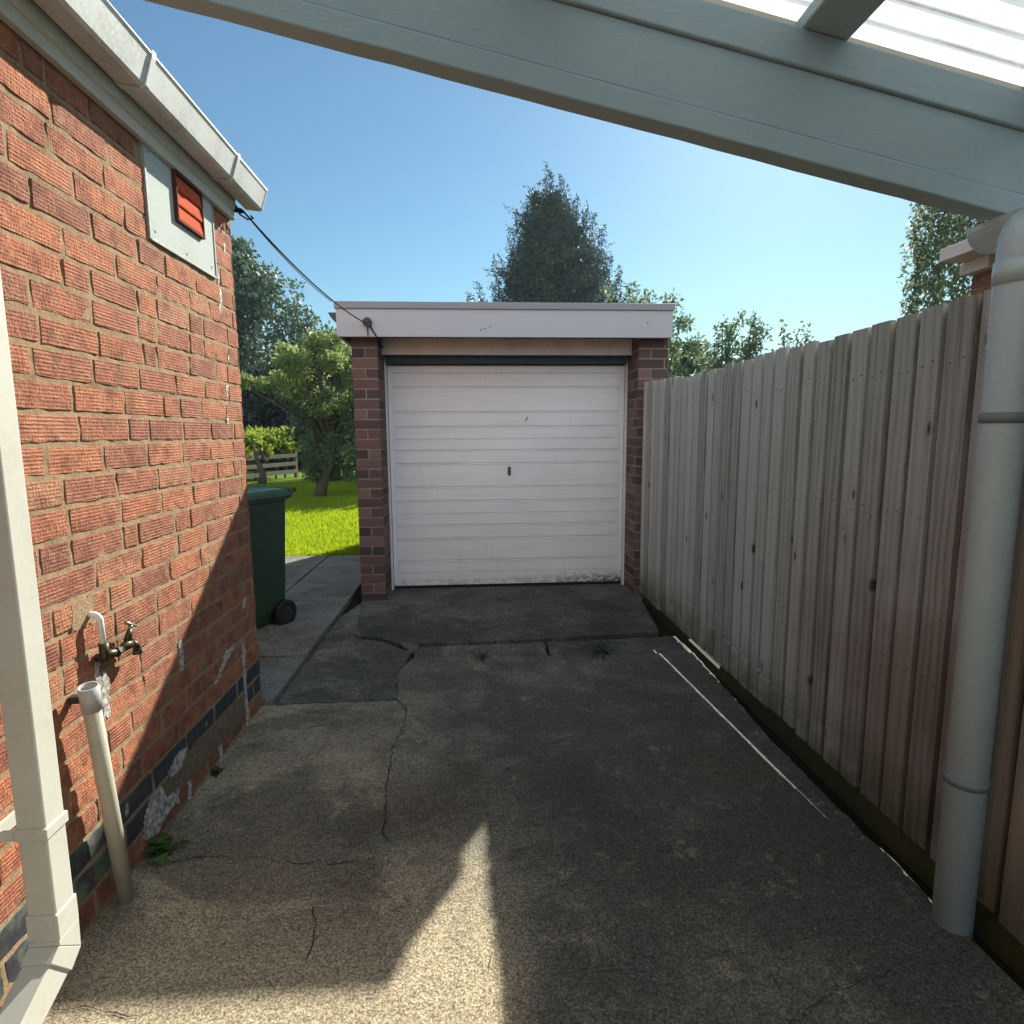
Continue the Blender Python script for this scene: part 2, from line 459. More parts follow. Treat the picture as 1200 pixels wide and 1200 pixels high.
# ------------------------------------------------------------------ brickwork
def brick_panel(V, F, C, MI, O, U, Nn, length, z0, courses, ch, bl, joint, depth, rng, skip=None, matf=None, headers=0.2, grid=(6, 3), jit=0.0014, bond=None, rough_edge=0.0035, col=None):
    """adds brick faces standing on a mortar plane; O origin, U unit along wall, Nn outward normal"""
    O = Vector(O); U = Vector(U); Nn = Vector(Nn)
    for k in range(courses):
        zb = z0 + k * ch
        if bond == 'pier':
            segs = [(0, length)] if k % 2 == 0 else [(0, length / 2 - joint / 2), (length / 2 + joint / 2, length)]
        else:
            u = -rng.random() * bl if bond is None else -(k % 2) * bl / 2
            segs = []
            while u < length:
                L = bl
                if rng.random() < headers: L = bl * rng.choice([0.5, 0.5, 0.72, 0.35])
                a, b = max(u, 0), min(u + L - joint, length)
                if b - a > 0.02: segs.append((a, b))
                u += L
        for a, b in segs:
            z1, z2 = zb, zb + ch - joint
            if skip and skip((a + b) / 2, (z1 + z2) / 2): continue
            mi = matf((a + b) / 2, (z1 + z2) / 2) if matf else 0
            nx = max(2, int(grid[0] * (b - a) / bl)); ny = grid[1]
            dd = depth * rng.uniform(0.8, 1.15); tilt = rng.uniform(-.0012, .0012); dz = rng.uniform(-.0012, .0012)
            base = len(V); cr = (rng.random(), rng.random(), rng.random(), 1)
            if col: cr = col(rng)
            idx = {}
            # rings: back rim (mortar level), then front grid
            for j in range(ny + 1):
                for i in range(nx + 1):
                    edge = i in (0, nx) or j in (0, ny)
                    uu = a + (b - a) * i / nx; zz = z1 + (z2 - z1) * j / ny + dz
                    h = dd
                    if edge:
                        ins = rough_edge * (0.35 + rng.random())
                        if i == 0: uu += ins
                        if i == nx: uu -= ins
                        if j == 0: zz += ins
                        if j == ny: zz -= ins
                        h = dd * 0.86
                    else:
                        h += rng.uniform(-.0008, .0008)
                    h += tilt * (2 * i / nx - 1)
                    uu += rng.uniform(-jit, jit) * 0.5; zz += rng.uniform(-jit, jit)
                    idx[i, j] = len(V)
                    V.append(tuple(O + U * uu + Vector((0, 0, zz)) + Nn * h))
            for j in range(ny):
                for i in range(nx):
                    F.append((idx[i, j], idx[i + 1, j], idx[i + 1, j + 1], idx[i, j + 1])); C.append(cr); MI.append(mi)
            loop = [(i, 0) for i in range(nx)] + [(nx, j) for j in range(ny)] + [(i, ny) for i in range(nx, 0, -1)] + [(0, j) for j in range(ny, 0, -1)]
            rim = []
            for (i, j) in loop:
                uu = a + (b - a) * i / nx; zz = z1 + (z2 - z1) * j / ny + dz
                rim.append(len(V)); V.append(tuple(O + U * uu + Vector((0, 0, zz)) - Nn * 0.006))
            nL = len(loop)
            for q in range(nL):
                F.append((rim[q], rim[(q + 1) % nL], idx[loop[(q + 1) % nL]], idx[loop[q]])); C.append(cr); MI.append(mi)

def mortar_plane(V, F, C, MI, O, U, Nn, length, z0, z1, mi, res=0.03, amp=0.0022, seed=0):
    O = Vector(O); U = Vector(U); Nn = Vector(Nn)
    nx = max(1, int(length / res)); nz = max(1, int((z1 - z0) / res))
    s = len(V)
    for j in range(nz + 1):
        for i in range(nx + 1):
            p = O + U * (length * i / nx) + Vector((0, 0, z0 + (z1 - z0) * j / nz))
            edge = i in (0, nx)
            h = 0 if edge else mnoise.noise(p * 18 + Vector((seed, 0, 0))) * amp * 2
            V.append(tuple(p + Nn * h))
    for j in range(nz):
        for i in range(nx):
            a = s + j * (nx + 1) + i
            F.append((a, a + 1, a + nx + 2, a + nx + 1)); C.append((.5, .5, .5, 1)); MI.append(mi)

def mesh_from(name, V, F, C, MI, mats, parent):
    me = bpy.data.meshes.new(name)
    me.from_pydata(V, [], F)
    me.polygons.foreach_set('material_index', MI)
    ca = me.color_attributes.new('Col', 'FLOAT_COLOR', 'CORNER')
    arr = []
    for f, c in zip(F, C): arr.extend(list(c) * len(f))
    ca.data.foreach_set('color', arr)
    me.update()
    return link_mesh(name, me, mats, parent)

# ------------------------------------------------------------------ the ground
def sheet(name, pts, z, mat, kind='structure', thick=0.05, parent=None, sub=None):
    mb = MB(); mb.prism(pts, 2, z - thick, z)
    o = mb.build(name, mat, parent)
    if parent is None: o['kind'] = kind
    return o
n = N("rough_earth_and_grass", 0.95, 0.1)
n.color(n.mix(n.rng(n.noise(0.6, 6, 0.6), 0.35, 0.65), (0.055, 0.085, 0.02), (0.07, 0.065, 0.035)))
EARTH = n.m
g = MB(); g.prism([(-500, -500), (500, -500), (500, 900), (-500, 900)], 2, -0.4, -0.085); o = g.build("ground", EARTH); o['kind'] = 'structure'
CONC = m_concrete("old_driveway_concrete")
CONC_A = m_concrete("dark_apron_concrete", dark=(0.055, 0.055, 0.050), mid=(0.125, 0.12, 0.105), light=(0.27, 0.255, 0.22), bias=-0.01, stain_and_sun=False, moss=0.3, gritty=1.5)
CONC_P = m_concrete("rough_patch_concrete", dark=(0.085, 0.084, 0.074), mid=(0.175, 0.168, 0.14), light=(0.34, 0.31, 0.26), bias=0.0, stain_and_sun=False, moss=0.5, gritty=1.5)
CONC_E = m_concrete("plain_edging_concrete", dark=(0.07, 0.07, 0.065), mid=(0.17, 0.165, 0.145), light=(0.27, 0.26, 0.225), bias=-0.02, stain_and_sun=False, moss=0.3, gritty=0.6)
CONC_L = m_concrete("pale_feather_concrete", dark=(0.12, 0.115, 0.10), mid=(0.20, 0.19, 0.165), light=(0.30, 0.28, 0.24), bias=0.02, stain_and_sun=False, moss=0.1)

def wobble_edge(p, q, step, amp, rng):
    out = []; p = Vector(p); q = Vector(q); L = (q - p).length; nn = max(1, int(L / step))
    nrm = Vector((-(q - p).y, (q - p).x)).normalized()
    for i in range(nn):
        t = i / nn
        out.append(tuple(p.lerp(q, t) + nrm * (rng.uniform(-amp, amp) if i else 0)))
    return out
def wpoly(pts, amps, step, rng):
    out = []
    for i, p in enumerate(pts):
        out += wobble_edge(p, pts[(i + 1) % len(pts)], step, amps[i], rng)
    return out
rg = random.Random(5)
# main slab: far edge at the joint, broken left edge against the patch, right edge short of the fence
main = wpoly([(-1.13, -3.0), (1.40, -3.0), (1.36, 1.36), (1.34, 2.4), (1.39, 3.52), (0.50, 3.55), (-0.40, 3.585), (-0.47, 3.30), (-0.42, 2.985), (-1.13, 2.975)],
             [0.0, 0.0, 0.01, 0.006, 0.004, 0.005, 0.016, 0.016, 0.006, 0.0], 0.05, rg)
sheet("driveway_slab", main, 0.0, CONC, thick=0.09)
apron = wpoly([(-0.86, 4.15), (-0.79, 3.98), (-0.40, 3.80), (0.46, 3.83), (1.28, 3.90), (1.41, 4.9), (1.41, 5.3), (-0.96, 5.3), (-0.96, 4.80)], [.012, .012, .006, .006, .006, 0, 0, 0, 0.008], 0.05, rg)
sheet("garage_apron", apron, 0.012, CONC_A, thick=0.09)
sheet("edging_slab", wpoly([(-0.40, 3.60), (0.452, 3.565), (0.452, 3.80), (-0.40, 3.775)], [.003, .006, .004, .004], 0.06, rg), -0.004, CONC_E, thick=0.08)
sheet("edging_slab", wpoly([(0.475, 3.565), (1.39, 3.535), (1.39, 3.86), (0.475, 3.81)], [.003, .006, .004, .004], 0.06, rg), -0.010, CONC_E, thick=0.08)
patch = wpoly([(-1.055, 2.985), (-0.43, 2.995), (-0.48, 3.31), (-0.42, 3.66), (-0.62, 3.87), (-0.84, 3.97), (-0.90, 4.15), (-0.965, 4.80), (-1.05, 4.45)], [.004, .016, .016, .012, .012, .012, .008, 0, .004], 0.05, rg)
sheet("concrete_patch", patch, 0.005, CONC_P, thick=0.085)
feather = wpoly([(-1.0, 4.40), (-0.96, 4.12), (-0.82, 4.0), (-0.66, 3.975), (-0.55, 3.86), (-0.45, 3.72), (-0.43, 3.64), (-0.385, 3.70), (-0.40, 3.80), (-0.50, 3.93), (-0.60, 3.99), (-0.80, 4.05), (-0.855, 4.15), (-0.90, 4.45), (-0.93, 4.72), (-0.99, 4.6)], [.014] * 16, 0.03, rg)
sheet("pale_patch_edge", feather, 0.0095, CONC_L, thick=0.02)
# bare soil in the joints and in the trench by the fence
n = N("dark_soil", 0.95, 0.1); n.color(n.mix(n.noise(60, 5, 0.7), (0.008, 0.008, 0.006), (0.035, 0.03, 0.02))); n.normal(n.bump(n.noise(50, 5, 0.7), 1.0, 0.02)); SOIL = n.m
sheet("soil_strip", [(-1.13, -3.0), (3.1, -3.0), (3.1, 6.5), (-1.13, 6.5)], -0.05, SOIL, thick=0.03)
# cracks in the slabs
DARKC = m_flat("crack_dirt", (0.012, 0.012, 0.010), 0.95, spec=0.1)
def crack(pts, wd, z, rng, name="driveway_crack"):
    P = []
    for a, b in zip(pts[:-1], pts[1:]):
        a = Vector(a); b = Vector(b); nn = max(2, int((b - a).length / 0.025))
        for i in range(nn): P.append(a.lerp(b, i / nn) + Vector((rng.uniform(-.008, .008), rng.uniform(-.008, .008))))
    P.append(Vector(pts[-1]))
    bm = bmesh.new(); L = []
    for i, p in enumerate(P):
        d = (P[min(i + 1, len(P) - 1)] - P[max(i - 1, 0)]).normalized(); nn = Vector((-d.y, d.x))
        h = wd * 0.55 * rng.uniform(0.15, 1.0) * (0.35 if i in (0, len(P) - 1) else 1) / 2
        L.append((bm.verts.new((*(p + nn * h), z)), bm.verts.new((*(p - nn * h), z))))
    for (a, b), (c, d) in zip(L[:-1], L[1:]): bm.faces.new((a, b, d, c))
    me = bpy.data.meshes.new(name); bm.to_mesh(me); bm.free()
    o = link_mesh(name, me, DARKC); o['kind'] = 'structure'
    return o
crack([(-0.44, 3.0), (-0.375, 2.90), (-0.356, 2.71), (-0.385, 2.48), (-0.373, 2.28), (-0.345, 1.94), (-0.285, 1.86)], 0.010, 0.003, rg)
crack([(-1.06, 1.85), (-0.98, 1.84), (-0.895, 1.86), (-0.80, 1.83), (-0.748, 1.845), (-0.60, 1.80), (-0.456, 1.792), (-0.345, 1.80)], 0.007, 0.003, rg)
crack([(-0.10, 1.50), (-0.03, 1.42), (0.01, 1.36)], 0.005, 0.003, rg)
crack([(0.01, 1.36), (0.03, 1.43)], 0.005, 0.0034, rg)
crack([(-0.50, 1.62), (-0.46, 1.50), (-0.47, 1.42)], 0.006, 0.003, rg)
crack([(-1.06, 1.336), (-0.957, 1.335), (-0.862, 1.311), (-0.806, 1.318)], 0.006, 0.003, rg)
crack([(0.62, 1.10), (0.72, 1.17), (0.95, 1.268), (1.22, 1.31), (1.34, 1.34)], 0.004, 0.003, rg)
crack([(0.9, 3.52), (0.96, 3.2), (0.93, 3.0)], 0.004, 0.003, rg)
# paving slabs beside the garage: one sheet, joints cut as gaps
SLAB = m_concrete("paving_slab_concrete", dark=(0.16, 0.16, 0.14), mid=(0.235, 0.235, 0.205), light=(0.33, 0.32, 0.28), bias=0.02, stain_and_sun=False, moss=0.35, gritty=0.7)
mb = MB()
ys = [2.99, 3.60, 4.235, 4.87, 5.47, 6.10, 6.74]
xs = [-2.92, -2.30, -1.68, -1.065]
for i in range(3):
    for j in range(6):
        dz = rg.uniform(-.004, .004)
        x0, x1, y0, y1 = xs[i] + .006, xs[i + 1] - .006, ys[j] + .005, ys[j + 1] - .005
        if i == 2 and j == 5: y1 = 6.72
        mb.box((x0, y0, -0.04), (x1, y1, 0.028 + dz), 0.003)
for j in range(6): # slabs turning behind the garage side
    pass
o = mb.build("paving_path", SLAB); o['kind'] = 'structure'
sheet("soil_strip", [(-3.0, 2.97), (-1.0, 2.97), (-1.0, 6.9), (-3.0, 6.9)], -0.02, SOIL, thick=0.03)
# lawn
n = N("lawn_soil", 0.95, 0.1); n.color(n.mix(n.noise(5, 5, 0.6), (0.06, 0.115, 0.008), (0.11, 0.18, 0.012))); LAWN = n.m
def lawn_poly():
    return [(-30, 3.0), (-3.05, 3.0), (-3.05, 6.80), (-1.02, 6.80), (-1.02, 8.6), (9, 8.6), (9, 60), (-30, 60)]
sheet("lawn", lawn_poly(), 0.0, LAWN, thick=0.03)
GRASS = m_leaf("grass_blades", (0.12, 0.18, 0.004), (0.19, 0.27, 0.005), (0.27, 0.34, 0.010), 0.5, 0.6)
def blades(name, box, count, h, mat, seed, keep=None):
    r = np.random.default_rng(seed)
    x = r.uniform(box[0], box[1], count); y = box[2] + (box[3] - box[2]) * r.random(count) ** 1.5
    if keep is not None:
        k = keep(x, y); x, y = x[k], y[k]
    c = len(x)
    hh = h * r.uniform(0.5, 1.25, c); th = r.uniform(0, 2 * PI, c); ww = r.uniform(.003, .007, c) * (0.5 + y / 8)
    dx, dy = np.cos(th) * ww, np.sin(th) * ww
    lx, ly = r.normal(0, .35, c) * hh, r.normal(0, .35, c) * hh
    v = np.zeros((c, 3, 3))
    v[:, 0] = np.stack([x - dx, y - dy, np.zeros(c)], 1); v[:, 1] = np.stack([x + dx, y + dy, np.zeros(c)], 1)
    v[:, 2] = np.stack([x + lx, y + ly, hh], 1)
    me = bpy.data.meshes.new(name); me.vertices.add(c * 3); me.vertices.foreach_set('co', v.ravel())
    me.loops.add(c * 3); me.loops.foreach_set('vertex_index', np.arange(c * 3, dtype=np.int32))
    me.polygons.add(c); me.polygons.foreach_set('loop_start', np.arange(0, c * 3, 3, dtype=np.int32))
    try: me.polygons.foreach_set('loop_total', np.full(c, 3, dtype=np.int32))
    except Exception: pass
    ca = me.color_attributes.new('Col', 'FLOAT_COLOR', 'CORNER')
    cc = np.repeat(np.stack([np.clip(r.normal(.5, .22, c) + 0.25 * np.sin(x * 2.1 + y), 0, 1), r.random(c), r.random(c), np.ones(c)], 1), 3, axis=0)
    ca.data.foreach_set('color', cc.ravel())
    me.update(calc_edges=True); me.validate()
    o = link_mesh(name, me, mat); o['kind'] = 'stuff'
    return o
gr = blades("lawn_grass", (-6.5, -1.0, 6.80, 17.5), 130000, 0.055, GRASS, 3)
tag(gr, "short bright green lawn grass beyond the paving slabs", "grass")

# ------------------------------------------------------------------ the house on the left
WX = -1.12
house = thing("brick_house", "red rustic brick house wall with white gutter on the left", "house", (WX, 2.97, 0))
rng = random.Random(11)
V, F, C, MI = [], [], [], []
JD = 0.0031
MX = WX - JD
VP = (2.226, 2.763, 2.085, 2.44)     # vent panel hole: y0 y1 z0 z1
ZB = 0.10 - 2 * 0.0857
def hmat(u, z):
    return 1 if 0.10 < z < 0.268 else 0
Y0 = -0.6
brick_panel(V, F, C, MI, (MX, Y0, 0), (0, 1, 0), (1, 0, 0), 2.97 - Y0, ZB, 30, 0.0857, 0.243, 0.0125, JD, rng,
            skip=lambda u, z: VP[0] < u + Y0 < VP[1] and z > VP[2] , matf=hmat, headers=0.24, grid=(10, 4), rough_edge=0.003)
mortar_plane(V, F, C, MI, (MX, -3.0, 0), (0, 1, 0), (1, 0, 0), 2.97 - JD + 3.0, -0.1, 2.52, 2, 0.018, 0.002)
# end wall facing the garden, coarse
brick_panel(V, F, C, MI, (WX, 2.97 - JD, 0), (-1, 0, 0), (0, 1, 0), 5.0, ZB, 30, 0.0857, 0.243, 0.0105, JD, rng, matf=hmat, headers=0.1, grid=(3, 2), rough_edge=0.003)
mortar_plane(V, F, C, MI, (WX - 0.004, 2.97 - JD, 0), (-1, 0, 0), (0, 1, 0), 5.0, -0.1, 2.52, 2, 0.3, 0.0)
mesh_from("wall", V, F, C, MI, [HB, BB, MH], house)
mb = MB(); mb.box((-6.1, -3.0, -0.1), (MX - 0.03, 2.97 - JD - 0.03, 2.5)); mb.build("inner_wall", MH, house)
# render repairs and paint splashes stuck on the wall
n = N("lime_render", 0.9, 0.15); a = n.noise(26, 6, 0.7)
n.color(n.mix(n.rng(a, 0.35, 0.65), (0.21, 0.165, 0.12), (0.13, 0.105, 0.075))); n.normal(n.bump(n.noise(60, 5, 0.7), 0.6, 0.006)); RENDER = n.m
n = N("old_white_paint", 0.7, 0.3); a = n.noise(50, 6, 0.7)
n.color(n.mix(n.rng(a, 0.40, 0.58), (0.58, 0.58, 0.56), (0.24, 0.21, 0.18))); n.normal(n.bump(a, 0.9, 0.008)); WPAINT = n.m
def wall_blob(name, pts, thick, mat, parent, rng, amp=0.006, step=0.02):
    thick = min(thick * .35, .005)
    p = wpoly(pts, [amp * 1.15] * len(pts), step * .5, rng)
    mb = MB(); mb.prism(p, 0, WX - 0.003, WX + thick)
    return mb.build(name, mat, parent)
wall_blob("render_repair", [(2.02, 0.085), (2.30, 0.075), (2.74, 0.060), (2.75, 0.175), (2.40, 0.187), (2.30, 0.195), (2.08, 0.190), (2.00, 0.15)], 0.007, RENDER, house, rng, 0.004)
wall_blob("paint_splash", [(1.875, 0.06), (1.93, 0.03), (2.03, 0.06), (2.10, 0.05), (2.10, 0.10), (2.02, 0.115), (2.00, 0.17), (1.93, 0.18), (1.875, 0.12)], 0.012, WPAINT, house, rng, 0.006)
wall_blob("paint_splash", [(2.06, 0.17), (2.14, 0.165), (2.19, 0.215), (2.12, 0.225), (2.05, 0.20)], 0.010, WPAINT, house, rng, 0.005)
wall_blob("paint_drip", [(2.765, 0.43), (2.757, 0.30), (2.765, 0.16), (2.757, 0.02), (2.775, -0.04), (2.795, 0.02), (2.782, 0.16), (2.79, 0.30), (2.80, 0.40)], 0.006, WPAINT, house, rng, 0.005)
wall_blob("paint_splash", [(2.46, 0.345), (2.50, 0.352), (2.58, 0.395), (2.69, 0.43), (2.67, 0.45), (2.58, 0.43), (2.50, 0.38)], 0.004, WPAINT, house, rng, 0.005)
wall_blob("paint_splash", [(2.19, 0.52), (2.215, 0.51), (2.225, 0.57), (2.215, 0.635), (2.195, 0.63)], 0.004, WPAINT, house, rng, 0.004)
wall_blob("paint_splash", [(2.78, 0.56), (2.83, 0.58), (2.86, 0.62), (2.83, 0.61)], 0.004, WPAINT, house, rng, 0.004)
wall_blob("paint_splash", [(1.735, 0.56), (1.765, 0.555), (1.775, 0.66), (1.755, 0.70), (1.735, 0.64)], 0.004, WPAINT, house, rng, 0.006)
wall_blob("paint_drip", [(1.725, 0.76), (1.715, 0.70), (1.73, 0.645), (1.742, 0.66), (1.735, 0.71), (1.745, 0.755)], 0.004, WPAINT, house, rng, 0.003)
wall_blob("paint_splash", [(2.17, 0.01), (2.19, 0.0), (2.2, 0.07), (2.18, 0.09)], 0.005, WPAINT, house, rng, 0.004)
wall_blob("paint_splash", [(2.45, 0.00), (2.49, -0.01), (2.475, 0.09), (2.45, 0.10)], 0.005, WPAINT, house, rng, 0.005)
for (yy, zz, s) in ((2.80, 2.02, .03), (2.785, 1.96, .022), (2.80, 1.60, .03), (2.78, 1.47, .022), (2.84, 1.75, .018), (2.79, 2.09, .02), (2.88, 2.25, .02), (1.80, 0.22, .018)):
    wall_blob("paint_splash", [(yy - s * .4, zz - s), (yy + s * .35, zz - s * .8), (yy + s * .5, zz + s), (yy - s * .3, zz + s)], 0.004, WPAINT, house, rng, 0.004, 0.012)
wall_blob("mortar_smear", [(1.64, 0.86), (1.735, 0.86), (1.745, 0.945), (1.65, 0.935)], 0.004, MH, house, rng, 0.005)
# fascia board, soffit return and roof
mb = MB()
mb.box((WX + 0.001, -3.0, 2.394), (WX + 0.024, 2.965, 2.60), 0.002)
mb.prism([(WX + 0.0242, 2.432), (WX + 0.036, 2.438), (WX + 0.036, 2.60), (WX + 0.024, 2.60)], 1, -3.0, 2.955)
mb.build("fascia", UPVC, house)
n = N("roof_tiles", 0.85, 0.2); n.color(n.mix(n.noise(4, 5, 0.6), (0.10, 0.055, 0.04), (0.17, 0.09, 0.065))); n.normal(n.bump(n.wave(5.0, 'Y', 0.2), 0.8, 0.03)); TILE = n.m
mb = MB()
mb.prism([(WX + 0.06, 2.605), (-3.6, 3.75), (-6.2, 2.60), (-6.2, 2.66), (-3.6, 3.83), (WX + 0.08, 2.64)], 1, -3.0, 2.99)
mb.build("roof", TILE, house)
mb = MB(); mb.prism([(WX + 0.0, 2.51), (-6.0, 2.51), (-3.6, 3.73)], 1, -2.9, 2.93); mb.build("gable", UPVC, house)
# gutter: square-line section hung on the fascia
gx0, gx1 = WX + 0.040, -0.966
def gsec(o, zt):
    return [(gx0 - o, zt), (gx0 - o, 2.490 - o), (gx0 + 0.010, 2.470 - o), (gx1 - 0.036, 2.462 - o), (gx1 - 0.026 + o, 2.470 - o * .5), (gx1 + o, 2.548), (gx1 + 0.003 + o, zt)]
mb = MB(); mb.prism(gsec(0, 2.555) + list(reversed([(x + (.003 if x < -1.04 else -.004), z + (.004 if z < 2.5 else .001)) for x, z in gsec(0, 2.555)])), 1, 1.10, 3.03)
gut = mb.build("gutter", GUTM, house)
mb = MB(); mb.prism(gsec(.002, 2.559), 1, 3.028, 3.036); mb.build("gutter_end_cap", GUTM, gut)
mb = MB(); mb.tube([(gx1 + 0.001, 1.10, 2.556), (gx1 + 0.001, 3.03, 2.556)], 0.0055, 8); mb.build("gutter_lip", m_paint("clean_upvc", (0.62, 0.63, 0.60), 0.35, 0.2), gut)
for yb in (2.03, 2.69):
    mb = MB()
    mb.prism(gsec(.006, 2.566) + list(reversed(gsec(.0015, 2.566))), 1, yb - 0.011, yb + 0.011)
    mb.box((gx0 - 0.006, yb - 0.022, 2.440), (gx0 - .0035, yb + 0.022, 2.575), 0.001)
    mb.build("gutter_bracket", GUTM, gut)
# vent panel with terracotta louvre vent
mb = MB()
mb.box((MX - 0.02, 2.232, 2.089), (WX + 0.004, 2.758, 2.424), 0.002)
vp = mb.build("vent_panel", BOARD, house)
mb = MB()
for a, b in (((2.224, 2.083), (2.234, 2.424)), ((2.756, 2.083), (2.766, 2.424)), ((2.2345, 2.081), (2.7555, 2.090))):
    mb.box((MX - 0.01, a[0], a[1]), (WX + 0.008, b[0], b[1]), 0.001)
mb.build("panel_edge_strip", m_paint("grey_sealant", (0.32, 0.33, 0.33), 0.7, 0.5, (0.12, 0.12, 0.11)), vp)
TERRA = m_flat("terracotta", (0.50, 0.10, 0.045), 0.9, spec=0.05, nscale=25, amt=0.3)
TERRD = m_flat("brown_vent_frame", (0.11, 0.035, 0.03), 0.85, spec=0.1)
mb = MB()
vy0, vy1, vz0, vz1 = 2.418, 2.642, 2.208, 2.390
for lo, hi in (((vy0, vz0), (vy0 + .009, vz1)), ((vy1 - .009, vz0), (vy1, vz1)), ((vy0 + .0092, vz0), (vy1 - .0092, vz0 + .009)), ((vy0 + .0092, vz1 - .009), (vy1 - .0092, vz1))):
    mb.box((WX + .0042, lo[0], lo[1]), (WX + .020, hi[0], hi[1]), 0.002)
vent = mb.build("vent", TERRD, vp)
mb = MB()
nl = 3; hh = (vz1 - vz0 - .020) / nl
for k in range(nl):
    z = vz0 + .010 + k * hh
    mb.prism([(WX + .005, z + hh * .98), (WX + .010, z + hh * .98), (WX + .0175, z + 0.004), (WX + .016, z), (WX + .005, z)], 1, vy0 + .0095, vy1 - .0095)
mb.build("louvre", TERRA, vent)
SCREW = m_flat("screw_metal", (0.25, 0.24, 0.22), 0.4, 0.8)
for yy, zz in ((2.26, 2.38), (2.27, 2.12), (2.72, 2.12), (2.5, 2.11)):
    mb = MB(); mb.tube([(WX + .004, yy, zz), (WX + .0065, yy, zz)], 0.004, 10); mb.build("screw", SCREW, vp)

# ------------------------------------------------------------------ white square downpipe at left
dp = thing("downpipe", "white square plastic downpipe on the brick wall at left", "downpipe", (-1.04, 1.34, 0))
PX0, PX1, PY0, PY1 = -1.064, -1.0, 1.310, 1.374
mb = MB(); mb.box((PX0, PY0, 0.28), (PX1, PY1, 2.47), 0.004); mb.build("pipe", UPVC, dp)
mb = MB(); mb.box((PX0 - .004, PY0 - .004, 0.215), (PX1 + .004, PY1 + .004, 0.283), 0.003)
# angled shoe turning towards the camera side
sh = Matrix.Rotation(R(0), 3, 'X')
bm = mb.bm
def hexa(p0, p1):
    A = [bm.verts.new(p) for p in p0]; B = [bm.verts.new(p) for p in p1]
    bm.faces.new(A); bm.faces.new(list(reversed(B)))
    for k in range(4): bm.faces.new((A[k], B[k], B[(k + 1) % 4], A[(k + 1) % 4]))
e = .003
hexa([(PX0 - e, PY0 - e, .2155), (PX1 + e, PY0 - e, .2155), (PX1 + e, PY1 + e, .2155), (PX0 - e, PY1 + e, .2155)],
     [(PX0 - e, PY0 - .005, .205), (PX1 + e, PY0 - .005, .205), (PX1 + e, PY1 + .0, .140), (PX0 - e, PY1 + .0, .140)])
hexa([(PX0 - e, PY0 - .005, .205), (PX1 + e, PY0 - .005, .205), (PX1 + e, PY1 + .0, .140), (PX0 - e, PY1 + .0, .140)],
     [(PX0 - e, PY0 - .035, .186), (PX1 + e, PY0 - .035, .186), (PX1 + e, PY1 - .040, .110), (PX0 - e, PY1 - .040, .110)])
elbow = mb.build("elbow", UPVC, dp, 0.002)
mb = MB(); bm = mb.bm
hexa([(PX0, PY0 - .030, .184), (PX1 - .001, PY0 - .030, .184), (PX1 - .001, PY1 - .038, .113), (PX0, PY1 - .038, .113)],
     [(PX0, PY0 - .21, .094), (PX1 - .001, PY0 - .21, .094), (PX1 - .001, PY1 - .235, .030), (PX0, PY1 - .235, .030)])
mb.build("shoe", UPVC, dp, 0.003)
for zc in (0.49,):
    mb = MB()
    mb.box((PX0 - .005, PY0 - .005, zc - .014), (PX1 + .005, PY1 + .005, zc + .014), 0.0025)
    mb.box((WX - .002, PY0 - .0045, zc - .012), (PX0 - .0055, PY0 + .004, zc + .012), 0.001)
    mb.box((WX - .002, PY0 - .05, zc - .018), (WX + .006, PY1 + .05, zc + .018), 0.002)
    mb.build("pipe_clip", UPVC, dp)

# ------------------------------------------------------------------ garden tap
tap = thing("garden_tap", "brass garden tap on white plastic pipe from brick wall", "tap", (WX, 1.70, 0.78))
WPL = m_flat("white_plastic_pipe", (0.80, 0.79, 0.76), 0.35)
BRS = m_flat("tarnished_brass", (0.085, 0.075, 0.05), 0.45, 0.7, nscale=60, amt=0.5)
def arc(c, r, a0, a1, n, plane):
    out = []
    for i in range(n + 1):
        t = a0 + (a1 - a0) * i / n
        u, v = math.cos(t) * r, math.sin(t) * r
        out.append((c[0] + (u if plane == 'xz' else 0), c[1] + (u if plane == 'yz' else 0), c[2] + v))
    return out
TX = -1.092
mb = MB(); mb.tube([(WX - .01, 1.690, 0.900)] + arc((TX - .018, 1.690, 0.882), 0.018, PI / 2, 0, 8, 'xz') + [(TX, 1.693, 0.80)], 0.0088, 14); mb.build("supply_pipe", WPL, tap)
mb = MB()
mb.tube([(TX, 1.694, 0.812), (TX, 1.695, 0.760)], 0.0130, 12)
mb.tube([(WX + .004, 1.695, 0.768), (TX + .005, 1.695, 0.768)], 0.012, 12)
mb.tube([(TX, 1.690, 0.775), (TX, 1.735, 0.766), (TX + .002, 1.775, 0.762)], [0.0145, 0.0125, 0.0115], 12)
mb.tube([(TX + .002, 1.742, 0.765), (TX + .002, 1.752, 0.764)], 0.0165, 6, smooth=False)
mb.build("elbow_fitting", BRS, tap)
mb = MB()
mb.tube([(TX + .002, 1.770, 0.763), (TX + .004, 1.80, 0.768), (TX + .006, 1.825, 0.764)], [0.011, 0.016, 0.011], 12)
mb.tube([(TX + .006, 1.815, 0.768), (TX + .008, 1.838, 0.752), (TX + .008, 1.842, 0.728)], [0.013, 0.012, 0.011], 12)
mb.tube([(TX + .008, 1.842, 0.735), (TX + .008, 1.842, 0.722)], 0.014, 8, smooth=False)
mb.tube([(TX + .004, 1.802, 0.775), (TX + .004, 1.815, 0.800), (TX + .004, 1.822, 0.812)], [0.012, 0.0095, 0.006], 10)
mb.build("valve_body", BRS, tap)
mb = MB()
mb.tube([(TX + .004, 1.822, 0.811), (TX + .004, 1.828, 0.822)], 0.006, 8)
